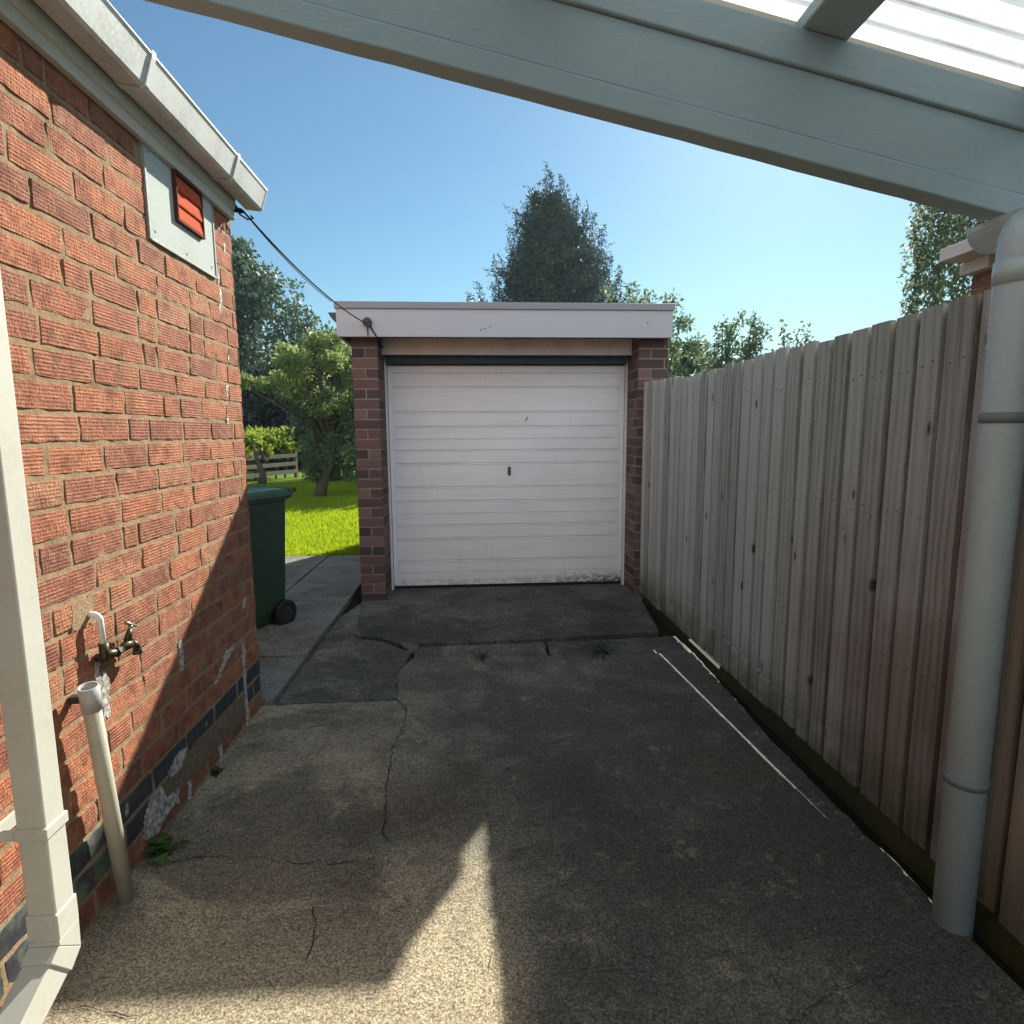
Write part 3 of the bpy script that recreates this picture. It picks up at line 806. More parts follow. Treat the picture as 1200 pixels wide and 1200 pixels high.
mb.tube([(TX + .004, 1.80, 0.840), (TX + .004, 1.826, 0.824), (TX + .004, 1.856, 0.810)], [0.0045, 0.006, 0.0045], 8)
mb.build("handle", m_flat("worn_metal_handle", (0.30, 0.27, 0.22), 0.4, 0.7), tap)
tap.location.y += 0.030; tap.location.z -= 0.012

# ------------------------------------------------------------------ stub pipe
st = thing("waste_pipe", "short grey plastic waste pipe standing against the wall base", "pipe", (-1.075, 1.69, 0))
OLDP = m_paint("aged_grey_pipe", (0.40, 0.375, 0.30), 0.5, 0.5, (0.22, 0.20, 0.13), 0.15, 9.0)
mb = MB(); mb.tube([(-1.078, 1.690, -0.02), (-1.066, 1.606, 0.665)], 0.022, 20); mb.build("pipe", OLDP, st)
mb = MB(); mb.ring_tube((-1.0667, 1.611, 0.650), (-1.0650, 1.600, 0.722), 0.0255, 0.0215, 22)
mb.tube([(-1.0662, 1.608, 0.665), (-1.0660, 1.607, 0.672)], 0.0218, 20); mb.build("pipe_collar", m_paint("grey_collar", (0.36, 0.37, 0.36), 0.45, 0.4), st)
mb = MB(); mb.box((WX - .002, 1.596, 0.672), (WX + .034, 1.620, 0.692), 0.003); mb.build("clip", m_flat("dark_clip", (0.03, 0.03, 0.03)), st)

# ------------------------------------------------------------------ garage
GY = 4.87
gar = thing("garage", "flat roofed brick garage with white up-and-over door", "garage", (0.3, GY, 0))
rng = random.Random(23)
V, F, C, MI = [], [], [], []
GJ = 0.005
gc, gl = 0.0805, 0.2150
def gb(O, U, Nn, L, bond=None, grid=(3, 2)):
    brick_panel(V, F, C, MI, O, U, Nn, L, 0.0, 28, gc, 0.226, 0.0105, GJ, rng, headers=0.0, grid=grid, bond=bond, rough_edge=0.0015, jit=.0006)
LP0, LP1, RP0, RP1 = -0.962, -0.757, 1.365, 1.612
gb((LP0, GY + GJ, 0), (1, 0, 0), (0, -1, 0), LP1 - LP0, 'pier')
gb((LP1 - GJ, GY + GJ + .002, 0), (0, 1, 0), (1, 0, 0), 0.33, 'run')
gb((RP0, GY + GJ, 0), (1, 0, 0), (0, -1, 0), RP1 - RP0, 'run')
gb((RP0 + GJ, GY + .33, 0), (0, -1, 0), (-1, 0, 0), 0.325, 'run')
gb((LP0 + GJ, 8.3, 0), (0, -1, 0), (-1, 0, 0), 8.3 - GY - .002, 'run', (2, 1))
gb((RP1 - GJ, GY + GJ, 0), (0, 1, 0), (1, 0, 0), 8.3 - GY, 'run', (2, 1))
mortar_plane(V, F, C, MI, (LP0 + .004, GY + GJ, 0), (1, 0, 0), (0, -1, 0), LP1 - LP0 - .008, -.08, 2.26, 1, .05, .001)
mortar_plane(V, F, C, MI, (LP1 - GJ, GY + GJ, 0), (0, 1, 0), (1, 0, 0), 0.335, -.08, 2.26, 1, .05, .0)
mortar_plane(V, F, C, MI, (RP0 + .004, GY + GJ, 0), (1, 0, 0), (0, -1, 0), RP1 - RP0 - .008, -.08, 2.26, 1, .05, .001)
mortar_plane(V, F, C, MI, (RP0 + GJ, GY + .34, 0), (0, -1, 0), (-1, 0, 0), 0.335, -.08, 2.26, 1, .05, .0)
mortar_plane(V, F, C, MI, (LP0 + GJ, 8.3, 0), (0, -1, 0), (-1, 0, 0), 8.3 - GY - GJ, -.08, 2.26, 1, .5, .0)
mortar_plane(V, F, C, MI, (RP1 - GJ, GY + GJ, 0), (0, 1, 0), (1, 0, 0), 8.3 - GY - GJ, -.08, 2.26, 1, .5, .0)
mortar_plane(V, F, C, MI, (RP1, 8.3, 0), (-1, 0, 0), (0, 1, 0), RP1 - LP0, -.08, 2.26, 1, .5, .0)
mesh_from("wall", V, F, C, MI, [GB, MG], gar)
GPAINT = m_paint("garage_white_paint", (0.43, 0.425, 0.47), 0.5, 0.3, (0.40, 0.37, 0.36), 0.15, 4.0)
TRIMP = m_paint("roof_trim", (0.26, 0.25, 0.27), 0.5, 0.4, (0.25, 0.22, 0.22), 0.15, 6.0)
mb = MB(); mb.box((-1.045, 4.75, 2.155), (1.605, 4.772, 2.365), 0.002)
mb.box((-1.045, 4.7725, 2.155), (-1.023, 8.36, 2.365), 0.002); mb.box((1.583, 4.7725, 2.155), (1.605, 8.36, 2.365), 0.002)
fas = mb.build("fascia", GPAINT, gar)
mb = MB(); mb.box((-1.056, 4.738, 2.3655), (1.616, 4.79, 2.418), 0.004); mb.box((-1.056, 4.7905, 2.3655), (-1.005, 8.38, 2.418), 0.004); mb.box((1.565, 4.7905, 2.3655), (1.616, 8.38, 2.418), 0.004); mb.build("roof_trim", TRIMP, gar)
mb = MB(); mb.box((-1.004, 4.791, 2.28), (1.564, 8.37, 2.40)); mb.box((-1.02, 4.7725, 2.175), (1.58, 4.93, 2.185)); mb.build("roof", m_flat("roofing_felt", (0.06, 0.06, 0.06), 0.9), gar)
NAIL = m_flat("rusty_nail", (0.12, 0.08, 0.06), 0.8)
for xx, zz in ((0.10, 2.22), (0.14, 2.235), (0.07, 2.21), (1.40, 2.27)):
    mb = MB(); mb.tube([(xx, 4.7505, zz), (xx, 4.748, zz)], 0.006, 7); mb.build("nail_head", NAIL, fas)
# lintel board, dark gap, frame
LINT = m_paint("lintel_paint", (0.74, 0.69, 0.69), 0.6, 0.5, (0.25, 0.2, 0.19), 0.25, 8.0)
mb = MB(); mb.box((LP1 + .004, 5.06, 2.072), (RP0 - .004, 5.09, 2.195), 0.003); mb.box((LP1 + .004, 5.045, 2.060), (RP0 - .004, 5.092, 2.0715), .002); mb.build("lintel", LINT, gar)
FRW = m_paint("door_frame_white", (0.68, 0.67, 0.67), 0.5, 0.35, (0.3, 0.29, 0.27), 0.1, 5.0)
mb = MB(); mb.box((LP1 + .001, 5.19, 0.01), (LP1 + .019, 5.26, 2.06), 0.002); mb.build("door_frame", FRW, gar)
mb = MB(); mb.box((RP0 - .019, 5.19, 0.01), (RP0 - .001, 5.26, 2.06), 0.002); mb.build("door_frame", FRW, gar)
mb = MB(); mb.box((LP1 - .05, 5.30, -0.02), (RP0 + .05, 5.34, 2.25)); mb.box((LP1 + .0195, 5.095, 2.185), (RP0 - .0195, 5.3, 2.2)); mb.build("inner_lining", m_flat("dark_lining", (0.02, 0.025, 0.03), 0.9), gar)
mb = MB(); mb.box((LP1 + .0195, 5.15, 1.998), (RP0 - .0195, 5.19, 2.064), .003); mb.build("door_head", m_flat("dark_green_head", (0.025, 0.05, 0.058), 0.6), gar)
# the door: ribbed steel sheet
DX0, DX1, DZ0, DZ1, DY = -0.734, 1.342, 0.040, 1.990, 5.225
n = N("door_paint", 0.42, 0.4)
x, y, z = n.xyz()[:3]
a = n.noise(5, 6, 0.65, n.mapping((0.35, 1, 5))); b = n.noise(45, 5, 0.7)
c = n.mix(n.rng(a, 0.40, 0.72, 0, 0.5), (0.77, 0.745, 0.785), (0.64, 0.615, 0.64))
stk = n.noise(1.0, 6, 0.7, n.mapping((26, 1, 1.3)))
c = n.mix(n.math('MULTIPLY', n.rng(stk, 0.50, 0.66, 0, 0.15), n.rng(n.noise(2.2, 3, 0.6), 0.4, 0.65)), c, (0.42, 0.39, 0.36))
fl = n.math('MULTIPLY', n.math('MULTIPLY', n.rng(z, 0.17, 0.03), n.rng(x, 0.2, 1.2)), n.rng(n.noise(30, 6, 0.7), 0.42, 0.55))
c = n.mix(fl, c, (0.05, 0.045, 0.04))
fl2 = n.math('MULTIPLY', n.rng(z, 0.14, 0.04), n.rng(n.noise(12, 6, 0.7), 0.45, 0.62))
c = n.mix(n.math('MULTIPLY', fl2, 0.6), c, (0.30, 0.29, 0.26))
n.color(c); n.normal(n.bump(n.noise(70, 4, 0.6, n.mapping((0.2, 1, 3))), 0.12, 0.003)); DOORP = n.m
door = None
lines = [1.926, 1.806, 1.592, 1.465, 1.356, 1.257, 1.141, .932, .807, .694, .589, .467, .267, .160]
mb = MB()
mb.box((DX0, DY, DZ0), (DX0 + .040, DY + .03, DZ1), .002); mb.box((DX1 - .040, DY, DZ0), (DX1, DY + .03, DZ1), .002)
mb.box((DX0 + .0402, DY, DZ1 - .03), (DX1 - .0402, DY + .03, DZ1), .002); mb.box((DX0 + .0402, DY, DZ0), (DX1 - .0402, DY + .03, DZ0 + .045), .002)
pr = [(DY - .003, DZ1 - .031)]
for i, z in enumerate(lines):
    sgn = 1 if i % 2 == 0 else -1
    if i in (4, 9, 13):
        pr += [(DY - .0045, z + .006), (DY + .002, z + .0015), (DY + .003, z - .001), (DY - .006, z - .0045), (DY - .0045, z - .008)]
    else:
        pr += [(DY - .0045, z + .009), (DY + .0035, z + .0025), (DY + .0055, z - .0015), (DY - .0075, z - .0065), (DY - .0045, z - .012)]
pr += [(DY - .003, DZ0 + .046), (DY + .02, DZ0 + .046), (DY + .02, DZ1 - .031)]
mb.prism(pr, 0, DX0 + .0405, DX1 - .0405)
door = mb.build("door", DOORP, gar)
mb = MB(); mb.box((0.300, DY - .0085, 1.035), (0.326, DY - .004, 1.108), .004); mb.tube([(0.313, DY - .008, 1.072), (0.313, DY - .03, 1.072)], .008, 10)
mb.box((0.306, DY - .038, 1.030), (0.320, DY - .028, 1.112), .004); mb.build("handle", m_flat("aged_metal", (0.12, 0.11, 0.10), 0.45, 0.6), door)
mb = MB(); mb.box((0.466, DY - .0085, 1.510), (0.474, DY - .0045, 1.548), .001, rot=Matrix.Rotation(R(30), 3, 'Y')); mb.build("scratch_mark", m_flat("dark_nick", (0.03, 0.03, 0.03)), door)
mb = MB(); mb.box((DX0 + .01, DY + .005, 0.012), (DX1 - .01, DY + .02, DZ0 - .001)); mb.build("bottom_seal", m_flat("rubber_seal", (0.012, 0.012, 0.012), 0.9), door)
# garage side gutter seen end-on, junction box
DGUT = m_flat("dark_grey_gutter", (0.06, 0.07, 0.075), 0.5)
mb = MB(); pts = [(-1.050 - .055 + .055 * math.cos(t), 2.345 + .075 * math.sin(t)) for t in [PI + (PI / 2) * k / 8 + 0 for k in range(9)]]
pts = [(-1.115, 2.345), (-1.107, 2.325), (-1.090, 2.300), (-1.068, 2.275), (-1.0465, 2.262), (-1.0465, 2.345)]
mb.prism(pts, 1, 4.80, 8.35); mb.build("gutter", DGUT, gar)
JB = m_flat("dark_fitting", (0.035, 0.04, 0.045), 0.5)
mb = MB(); mb.tube([(-.806, 4.7495, 2.262), (-.806, 4.722, 2.262)], .034, 20); mb.tube([(-.806, 4.722, 2.262), (-.806, 4.712, 2.262)], .012, 12); mb.build("junction_box", JB, fas)
CAB = m_flat("black_cable", (0.02, 0.022, 0.026), 0.95, spec=0.05)
mb = MB(); mb.tube([(-.806, 4.744, 2.23), (-.806, 4.745, 2.160)], .004, 8)
mb.tube([(-.79, 4.740, 2.245), (-.765, 4.743, 2.195), (-.738, 4.752, 2.150), (-.735, 4.86, 2.13), (-.733, 5.0, 2.11)], .006, 8); mb.build("cable_tail", CAB, fas)

# ------------------------------------------------------------------ overhead cable
cb = thing("overhead_cable", "thin black cable slung from house corner to garage fascia", "cable", (-1.06, 2.97, 2.44))
P0 = Vector((-1.065, 3.0, 2.445)); P1 = Vector((-.83, 4.725, 2.258))
def sag(t, s=0.05): return P0.lerp(P1, t) - Vector((0, 0, 4 * s * t * (1 - t)))
mb = MB(); mb.tube([sag(i / 24) for i in range(25)], .0045, 8)
mb.build("cable", CAB, cb)
mb = MB(); mb.tube([sag(i / 12 * .62, .062) + Vector((0, .0, -.004 * math.sin(i / 12 * PI) - .001)) for i in range(13)], .0025, 6); mb.build("support_wire", CAB, cb)
mb = MB(); mb.tube([Vector((-1.085, 2.955, 2.46)), Vector((-1.075, 2.975, 2.425)), Vector((-1.05, 3.0, 2.412)), Vector((-1.03, 3.02, 2.425)), P0 + Vector((.02, .03, -.006))], .004, 8)
mb.tube([(-1.09, 2.95, 2.44), (-1.075, 2.985, 2.445), P0], [.014, .012, .006], 8)
mb.build("cable_loop", CAB, cb)

# ------------------------------------------------------------------ fence on the right
fen = thing("timber_fence", "tall weathered grey feather-edge timber fence along the driveway", "fence", (1.42, 2.0, 0))
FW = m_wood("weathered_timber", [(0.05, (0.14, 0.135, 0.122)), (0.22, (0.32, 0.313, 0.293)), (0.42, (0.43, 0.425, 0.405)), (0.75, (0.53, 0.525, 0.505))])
rng = random.Random(41)
def zslot(y): return 0.19 + (y - 2.08) * (0.33 - 0.19) / (4.13 - 2.08)
V, F, C, MI = [], [], [], []
def slotz(x, y, up, gapf):
    g = 0.017 * max(0.0, min(1.0, (y - 2.02) / 0.5, (4.35 - y) / 0.35)) * gapf
    return zslot(y) + (x - 1.42) * 1.29 + up * g
def board(y0, y1, zb, zt, x0, x1, lean, cr, cup=0.0):
    ym = (y0 + y1) / 2
    sec = [(x0 + cup, y0), (x0, ym), (x0 + cup, y1), (x1, y1), (x1, y0)]
    gapf = 1.0
    if 2.02 < ym < 4.3:
        gf = 1.0 + 0.5 * mnoise.noise(Vector((ym * 8, 0, 0)))
        pieces = [(lambda x, y: zb, lambda x, y: slotz(x, y, 0, gf), 1), (lambda x, y: slotz(x, y, 1, gf), lambda x, y: zt, 7)]
    else:
        pieces = [(lambda x, y: zb, lambda x, y: zt, 7)]
    n_ = len(sec)
    for lo, hi, levels in pieces:
        s = len(V)
        for L in range(levels + 1):
            t = L / levels
            for (x, y) in sec:
                z = lo(x, y) * (1 - t) + hi(x, y) * t
                wob = 0.0 if z < 0.5 else mnoise.noise(Vector((y0 * 9, z * 1.3, 3))) * 0.003
                V.append((x + wob, y + lean * z + wob * .6, z))
        for L in range(levels):
            a = s + L * n_
            for k in range(n_):
                F.append((a + k, a + (k + 1) % n_, a + n_ + (k + 1) % n_, a + n_ + k)); C.append(cr); MI.append(0)
        F.append(tuple(range(s + n_ - 1, s - 1, -1))); C.append(cr); MI.append(0)
        e = s + levels * n_
        F.append(tuple(range(e, e + n_))); C.append(cr); MI.append(0)
def top(y):
    return 1.768 + (0.055 * max(0, (y - 3.9) / 0.9) if y > 3.9 else 0) + 0.004 * math.sin(y * 5)
def bay(name, ya, yb, pitch):
    V.clear(); F.clear(); C.clear(); MI.clear()
    y = ya
    while y < yb:
        wv = pitch * rng.uniform(0.94, 1.07); gap = rng.uniform(.019, .029)
        zb = 0.088 + rng.uniform(-.006, .006) - 0.035 * max(0, min(1, (y - 2.0) / 2.5)); zt = top(y) + rng.uniform(-.009, .009)
        dx = rng.uniform(-.0025, .0025)
        board(y, y + wv - gap, zb, zt, 1.397 + dx, 1.417 + dx * .2, rng.uniform(-.0015, .0015), (rng.random(), rng.random(), rng.random(), 1), rng.uniform(-.001, .003))
        board(y + wv - gap - .03, y + wv + .03, zb + .01, zt - .004, 1.4225, 1.433, 0, (rng.random() * .3, rng.random(), 0.0, 1))
        for zn in (0.62, 1.12, 1.60):
            for q in (.25, .72):
                yn, zz, k0 = y + (wv - gap) * q + rng.uniform(-.004, .004), zn + rng.uniform(-.02, .02), len(V)
                for k in range(6): V.append((1.3955 + dx, yn + .0032 * math.cos(k * PI / 3), zz + .0032 * math.sin(k * PI / 3)))
                for k in range(6): V.append((1.4005 + dx, yn + .0032 * math.cos(k * PI / 3), zz + .0032 * math.sin(k * PI / 3)))
                F.append(tuple(range(k0, k0 + 6))); C.append((.5, .5, 0.0, 1)); MI.append(0)
                for k in range(6): F.append((k0 + k, k0 + (k + 1) % 6, k0 + 6 + (k + 1) % 6, k0 + 6 + k)); C.append((.5, .5, 0.0, 1)); MI.append(0)
        y += wv
    return mesh_from(name, list(V), list(F), list(C), list(MI), [FW], fen)
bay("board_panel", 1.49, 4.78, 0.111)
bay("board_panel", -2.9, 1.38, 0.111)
FWR = m_wood("rail_timber", [(0.25, (0.05, 0.04, 0.03)), (0.5, (0.12, 0.10, 0.08)), (0.8, (0.2, 0.17, 0.14))])
for z in (0.62, 1.12, 1.60):
    mb = MB(); mb.prism([(1.437, z - .035), (1.475, z), (1.437, z + .035)], 1, -2.9, 4.82); mb.build("rail", FWR, fen)
for y in (-0.9, 1.53, 4.42):
    mb = MB(); mb.box((1.478, y - .045, -0.1), (1.57, y + .045, 1.72), .004); mb.build("post", FWR, fen)
GRV = m_wood("mossy_gravel_board", [(0.25, (0.035, 0.04, 0.018)), (0.5, (0.07, 0.075, 0.03)), (0.8, (0.12, 0.12, 0.06))])
mb = MB()
mb.prism([(-2.9, -.08), (4.84, -.08), (4.84, .045), (3.80, .055), (3.76, .005), (3.24, .005), (3.20, .062), (2.5, .078), (1.4, .082), (-2.9, .082)], 0, 1.4345, 1.456)
mb.build("gravel_board", GRV, fen)
# rough post of the canopy is below

# ------------------------------------------------------------------ canopy overhead
can = thing("lean_to_canopy", "white painted lean-to canopy with clear corrugated roof overhead", "canopy", (0.4, 1.5, 0))
n = N("beam_paint", 0.6, 0.3)
a = n.noise(2.5, 6, 0.6); b = n.noise(9, 6, 0.7, n.mapping((0.5, 1, 2.0))); cst = n.noise(60, 4, 0.7)
c = n.mix(n.rng(a, 0.35, 0.7, 0, 0.35), (0.30, 0.40, 0.45), (0.22, 0.30, 0.345))
vb = n.noise(4.5, 8, 0.72, n.mapping((1, 1, 2.2)), dist=1.2)
c = n.mix(n.rng(n.math('ABSOLUTE', n.math('SUBTRACT', vb, 0.5)), 0.006, 0.0, 0.0, 0.16), c, (0.14, 0.15, 0.15))
n.color(c); nb = n.bump(b, 0.35, 0.008); n.normal(n.bump(cst, 0.2, 0.003, nb)); BEAMP = n.m
SL = -0.2145
def bz(x): return 2.2405 + SL * x          # underside of the beam on the inner face at X=0
def strip(x0, x1, dz0, dz1, y0, y1, name, mat=BEAMP, parent=can, bev=0.003):
    mb = MB(); nseg = 26
    bm = mb.bm; prev = None
    rr = random.Random(int(abs(dz0 * 1000)) + int(y0 * 100))
    for i in range(nseg + 1):
        x = x0 + (x1 - x0) * i / nseg; z = bz(x); wv = rr.uniform(-.0012, .0012)
        q = [bm.verts.new((x, y0, z + dz0 + wv)), bm.verts.new((x, y1, z + dz0 + wv)), bm.verts.new((x, y1, z + dz1)), bm.verts.new((x, y0, z + dz1))]
        if prev:
            for k in range(4): bm.faces.new((prev[k], prev[(k + 1) % 4], q[(k + 1) % 4], q[k]))
        else: bm.faces.new(q)
        prev = q
    bm.faces.new(list(reversed(prev)))
    return mb.build(name, mat, parent, bev)
BY0, BY1 = 1.495, 1.555
strip(-0.975, 1.62, 0.0, 0.056, BY0, BY1, "beam", bev=.004)
strip(-0.975, 1.62, 0.0565, 0.205, BY0 + .006, BY1 - .004, "beam", bev=.004)
strip(-0.975, 1.62, 0.2055, 0.289, BY0 - .004, BY1 - .006, "beam", bev=.004)
# purlins run back over the head; sheets lie on them
def purlin(xa, xb):
    mb = MB(); bm = mb.bm
    za, zb_ = bz(xa) + .2895, bz(xb) + .2895
    A = [(xa, za), (xb, zb_), (xb, zb_ + .034), (xa, za + .034)]
    mb.prism(A, 1, -2.6, 1.55); mb.build("purlin", BEAMP, can, .004)
for xa in (-0.55, 0.13, 0.80, 1.40): purlin(xa, xa + .115)
n = N("weathered_clear_sheet", 0.35, 0.5)
a = n.noise(3, 6, 0.6); 
c = n.mix(n.rng(a, 0.4, 0.75, 0, 0.5), (0.50, 0.515, 0.52), (0.40, 0.41, 0.40))
sy = n.xyz()[1]
fr = n.math('FRACT', n.math('DIVIDE', n.math('ADD', sy, 10.0), 0.0762))
vl = n.rng(n.math('ABSOLUTE', n.math('SUBTRACT', fr, 0.5)), 0.16, 0.0, 0.0, 1.0)
vl = n.math('MULTIPLY', vl, n.rng(n.noise(6, 6, 0.7, n.mapping((0.3, 1, 1))), 0.30, 0.6, 0.35, 1.0))
c = n.mix(vl, c, (0.12, 0.115, 0.11))
d = n.noise(24, 5, 0.7, n.mapping((0.35, 1, 1)))
c = n.mix(n.rng(d, 0.55, 0.75, 0, 0.5), c, (0.42, 0.38, 0.30))
tr = n.t.nodes.new('ShaderNodeBsdfTranslucent'); n.t.links.new(c, tr.inputs[0])
tp = n.t.nodes.new('ShaderNodeBsdfTransparent'); tp.inputs[0].default_value = (0.9, 0.93, 0.93, 1)
gl_ = n.t.nodes.new('ShaderNodeBsdfGlossy'); gl_.inputs[1].default_value = 0.25
m1 = n.t.nodes.new('ShaderNodeMixShader'); m1.inputs[0].default_value = 0.10
n.t.links.new(tr.outputs[0], m1.inputs[1]); n.t.links.new(tp.outputs[0], m1.inputs[2])
m2 = n.t.nodes.new('ShaderNodeMixShader'); m2.inputs[0].default_value = 0.06
n.t.links.new(m1.outputs[0], m2.inputs[1]); n.t.links.new(gl_.outputs[0], m2.inputs[2])
n.t.links.new(m2.outputs[0], n.t.nodes['Material Output'].inputs[0]); SHEET = n.m
mb = MB(); bm = mb.bm; prev = None
NY = 420
for j in range(NY + 1):
    y = 1.585 - 4.2 * j / NY
    ph = ((y + 10.0) % 0.0762) / 0.0762 * 2 * PI
    wv = 0.009 * math.cos(ph)
    row = [bm.verts.new((x, y, bz(x) + .334 + wv)) for x in (-0.96, 0.0, 1.0, 1.50)]
    if prev:
        for k in range(3):
            f = bm.faces.new((prev[k], prev[k + 1], row[k + 1], row[k])); f.smooth = True
    prev = row
mb.build("roof_sheet", SHEET, can)
# soft timber bead where the sheet meets the beam
mb = MB(); A = [(x, bz(x)) for x in (-0.97, 1.6)]
mb.prism([(-.97, bz(-.97) + .2895), (1.6, bz(1.6) + .2895), (1.6, bz(1.6) + .3235), (-.97, bz(-.97) + .3235)], 1, BY1 - .03, BY1 - .004)
mb.build("eaves_filler", m_paint("filler_foam", (0.55, 0.50, 0.42), 0.8, 0.4), can)
mb = MB(); mb.box((1.478, 1.49, -0.05), (1.56, 1.565, bz(1.5) - .001), .004); mb.build("canopy_post", BEAMP, can)
# half round gutter along the low side and its round downpipe
rp = thing("rain_pipe", "round grey plastic rain pipe in front of the fence", "downpipe", (1.36, 1.43, 0))
GP = m_paint("grey_white_pvc", (0.42, 0.50, 0.545), 0.45, 0.35, (0.24, 0.27, 0.27), 0.04, 5.0)
mb = MB(); mb.tube([(1.353, 1.43, -0.06), (1.353, 1.43, 1.82), (1.358, 1.435, 1.87), (1.385, 1.45, 1.905)], 0.049, 28); mb.build("pipe", GP, rp)
CLIPM = m_paint("clip_pvc", (0.15, 0.18, 0.20), 0.5, 0.4)
for zc in (0.442, 1.432):
    mb = MB(); mb.tube([(1.353, 1.43, zc - .013), (1.353, 1.43, zc + .013)], 0.0525, 28); mb.box((1.385, 1.422, zc - .012), (1.396, 1.475, zc + .012), .002); mb.build("pipe_clip", CLIPM, rp)
mb = MB(); mb.tube([(1.353, 1.43, 1.76), (1.353, 1.43, 1.815)], 0.0525, 28); mb.build("pipe_socket", GP, rp)
mb = MB(); pts = []
gxc, gzc, gr_ = 1.418, 1.945, 0.062
pts = [(gxc + gr_ * math.cos(t), gzc + gr_ * math.sin(t)) for t in [PI + PI * k / 14 for k in range(15)]]
pts += [(gxc + (gr_ - .004) * math.cos(t), gzc + (gr_ - .004) * math.sin(t)) for t in [2 * PI - PI * k / 14 for k in range(15)]]
mb.prism(pts, 1, -2.5, 1.60)
gg = mb.build("gutter", GP, rp)
mb = MB(); mb.prism([(gxc + (gr_ + .002) * math.cos(t), gzc + (gr_ + .002) * math.sin(t)) for t in [PI + PI * k / 14 for k in range(15)]], 1, 1.598, 1.606); mb.build("end_cap", GP, gg)

# ------------------------------------------------------------------ wheelie bin
bin_ = thing("wheelie_bin", "dark green wheelie bin standing behind the house corner", "bin", (-1.66, 4.18, 0.028))
BG = m_flat("green_bin_plastic", (0.030, 0.060, 0.036), 0.5, nscale=8, amt=0.3)
BGL = m_flat("green_lid_plastic", (0.05, 0.115, 0.08), 0.32, nscale=8, amt=0.25)
BLK = m_flat("black_rubber", (0.012, 0.012, 0.013), 0.6)
d1 = Vector((0.42, 0.91, 0)).normalized(); nn_ = Vector((d1.y, -d1.x, 0))
Bc = Vector((-1.405, 4.36, 0.028))        # back lower corner on the near side
def bp(s, l, z): return Bc + nn_ * s - d1 * l + Vector((0, 0, z))    # s sideways out, l forward from back, z up
def loft(mb, rings):
    bm = mb.bm; rs = [[bm.verts.new(p) for p in r] for r in rings]
    for a, b in zip(rs[:-1], rs[1:]):
        m = len(a)
        for k in range(m): bm.faces.new((a[k], a[(k + 1) % m], b[(k + 1) % m], b[k]))
    bm.faces.new(list(reversed(rs[0]))); bm.faces.new(rs[-1])
BW = 0.50
def ringb(z, l0, l1, s0, s1, r=0.03, n=4):
    cs = [(s0 - r, l0 + r, 0), (s0 - r, l1 - r, 1), (s1 + r, l1 - r, 2), (s1 + r, l0 + r, 3)]
    out = []
    for (sx, ly, q) in cs:
        for k in range(n + 1):
            t = -PI / 2 + PI / 2 * q + PI / 2 * k / n
            out.append(bp(sx + r * math.cos(t), ly + r * math.sin(t), z))
    return out
mb = MB()
loft(mb, [ringb(0.02, 0.03, 0.50, -0.03, -BW + .03), ringb(0.10, 0.0, 0.52, -0.012, -BW + .012), ringb(0.55, -0.02, 0.57, 0.0, -BW), ringb(0.905, -0.035, 0.62, 0.012, -BW - .012),
          ringb(0.907, -0.05, 0.64, 0.026, -BW - .026), ringb(0.935, -0.05, 0.645, 0.028, -BW - .028)])
mb.build("body", BG, bin_)
mb = MB()
loft(mb, [ringb(0.9355, -0.055, 0.665, 0.036, -BW - .036), ringb(0.962, -0.055, 0.67, 0.036, -BW - .036), ringb(0.985, -0.03, 0.63, 0.012, -BW - .012), ringb(0.993, 0.02, 0.56, -0.04, -BW + .04)])
mb.build("lid", BGL, bin_)
mb = MB()
mb.tube([bp(0.045, -0.085, 0.975), bp(-BW - .045, -0.085, 0.975)], 0.017, 12)
for s in (0.030, -BW / 2, -BW - .030): mb.tube([bp(s, -0.085, 0.975), bp(s, -0.03, 0.925)], 0.014, 8)
mb.build("handle", BG, bin_)
for s in (0.035, -BW - .035):
    c0 = bp(s - .022, 0.075, 0.075); c1 = bp(s + .022, 0.075, 0.075)
    mb = MB(); mb.tube([c0, c0.lerp(c1, .12), c0.lerp(c1, .88), c1], [.088, .1, .1, .088], 28); wh = mb.build("wheel", BLK, bin_)
    mb = MB(); mb.tube([c1, c1 + nn_ * .004], .055, 20); mb.tube([c1 + nn_ * .004, c1 + nn_ * .01], .018, 12); mb.build("hub", m_flat("hub_plastic", (0.03, 0.03, 0.03), 0.4), wh)

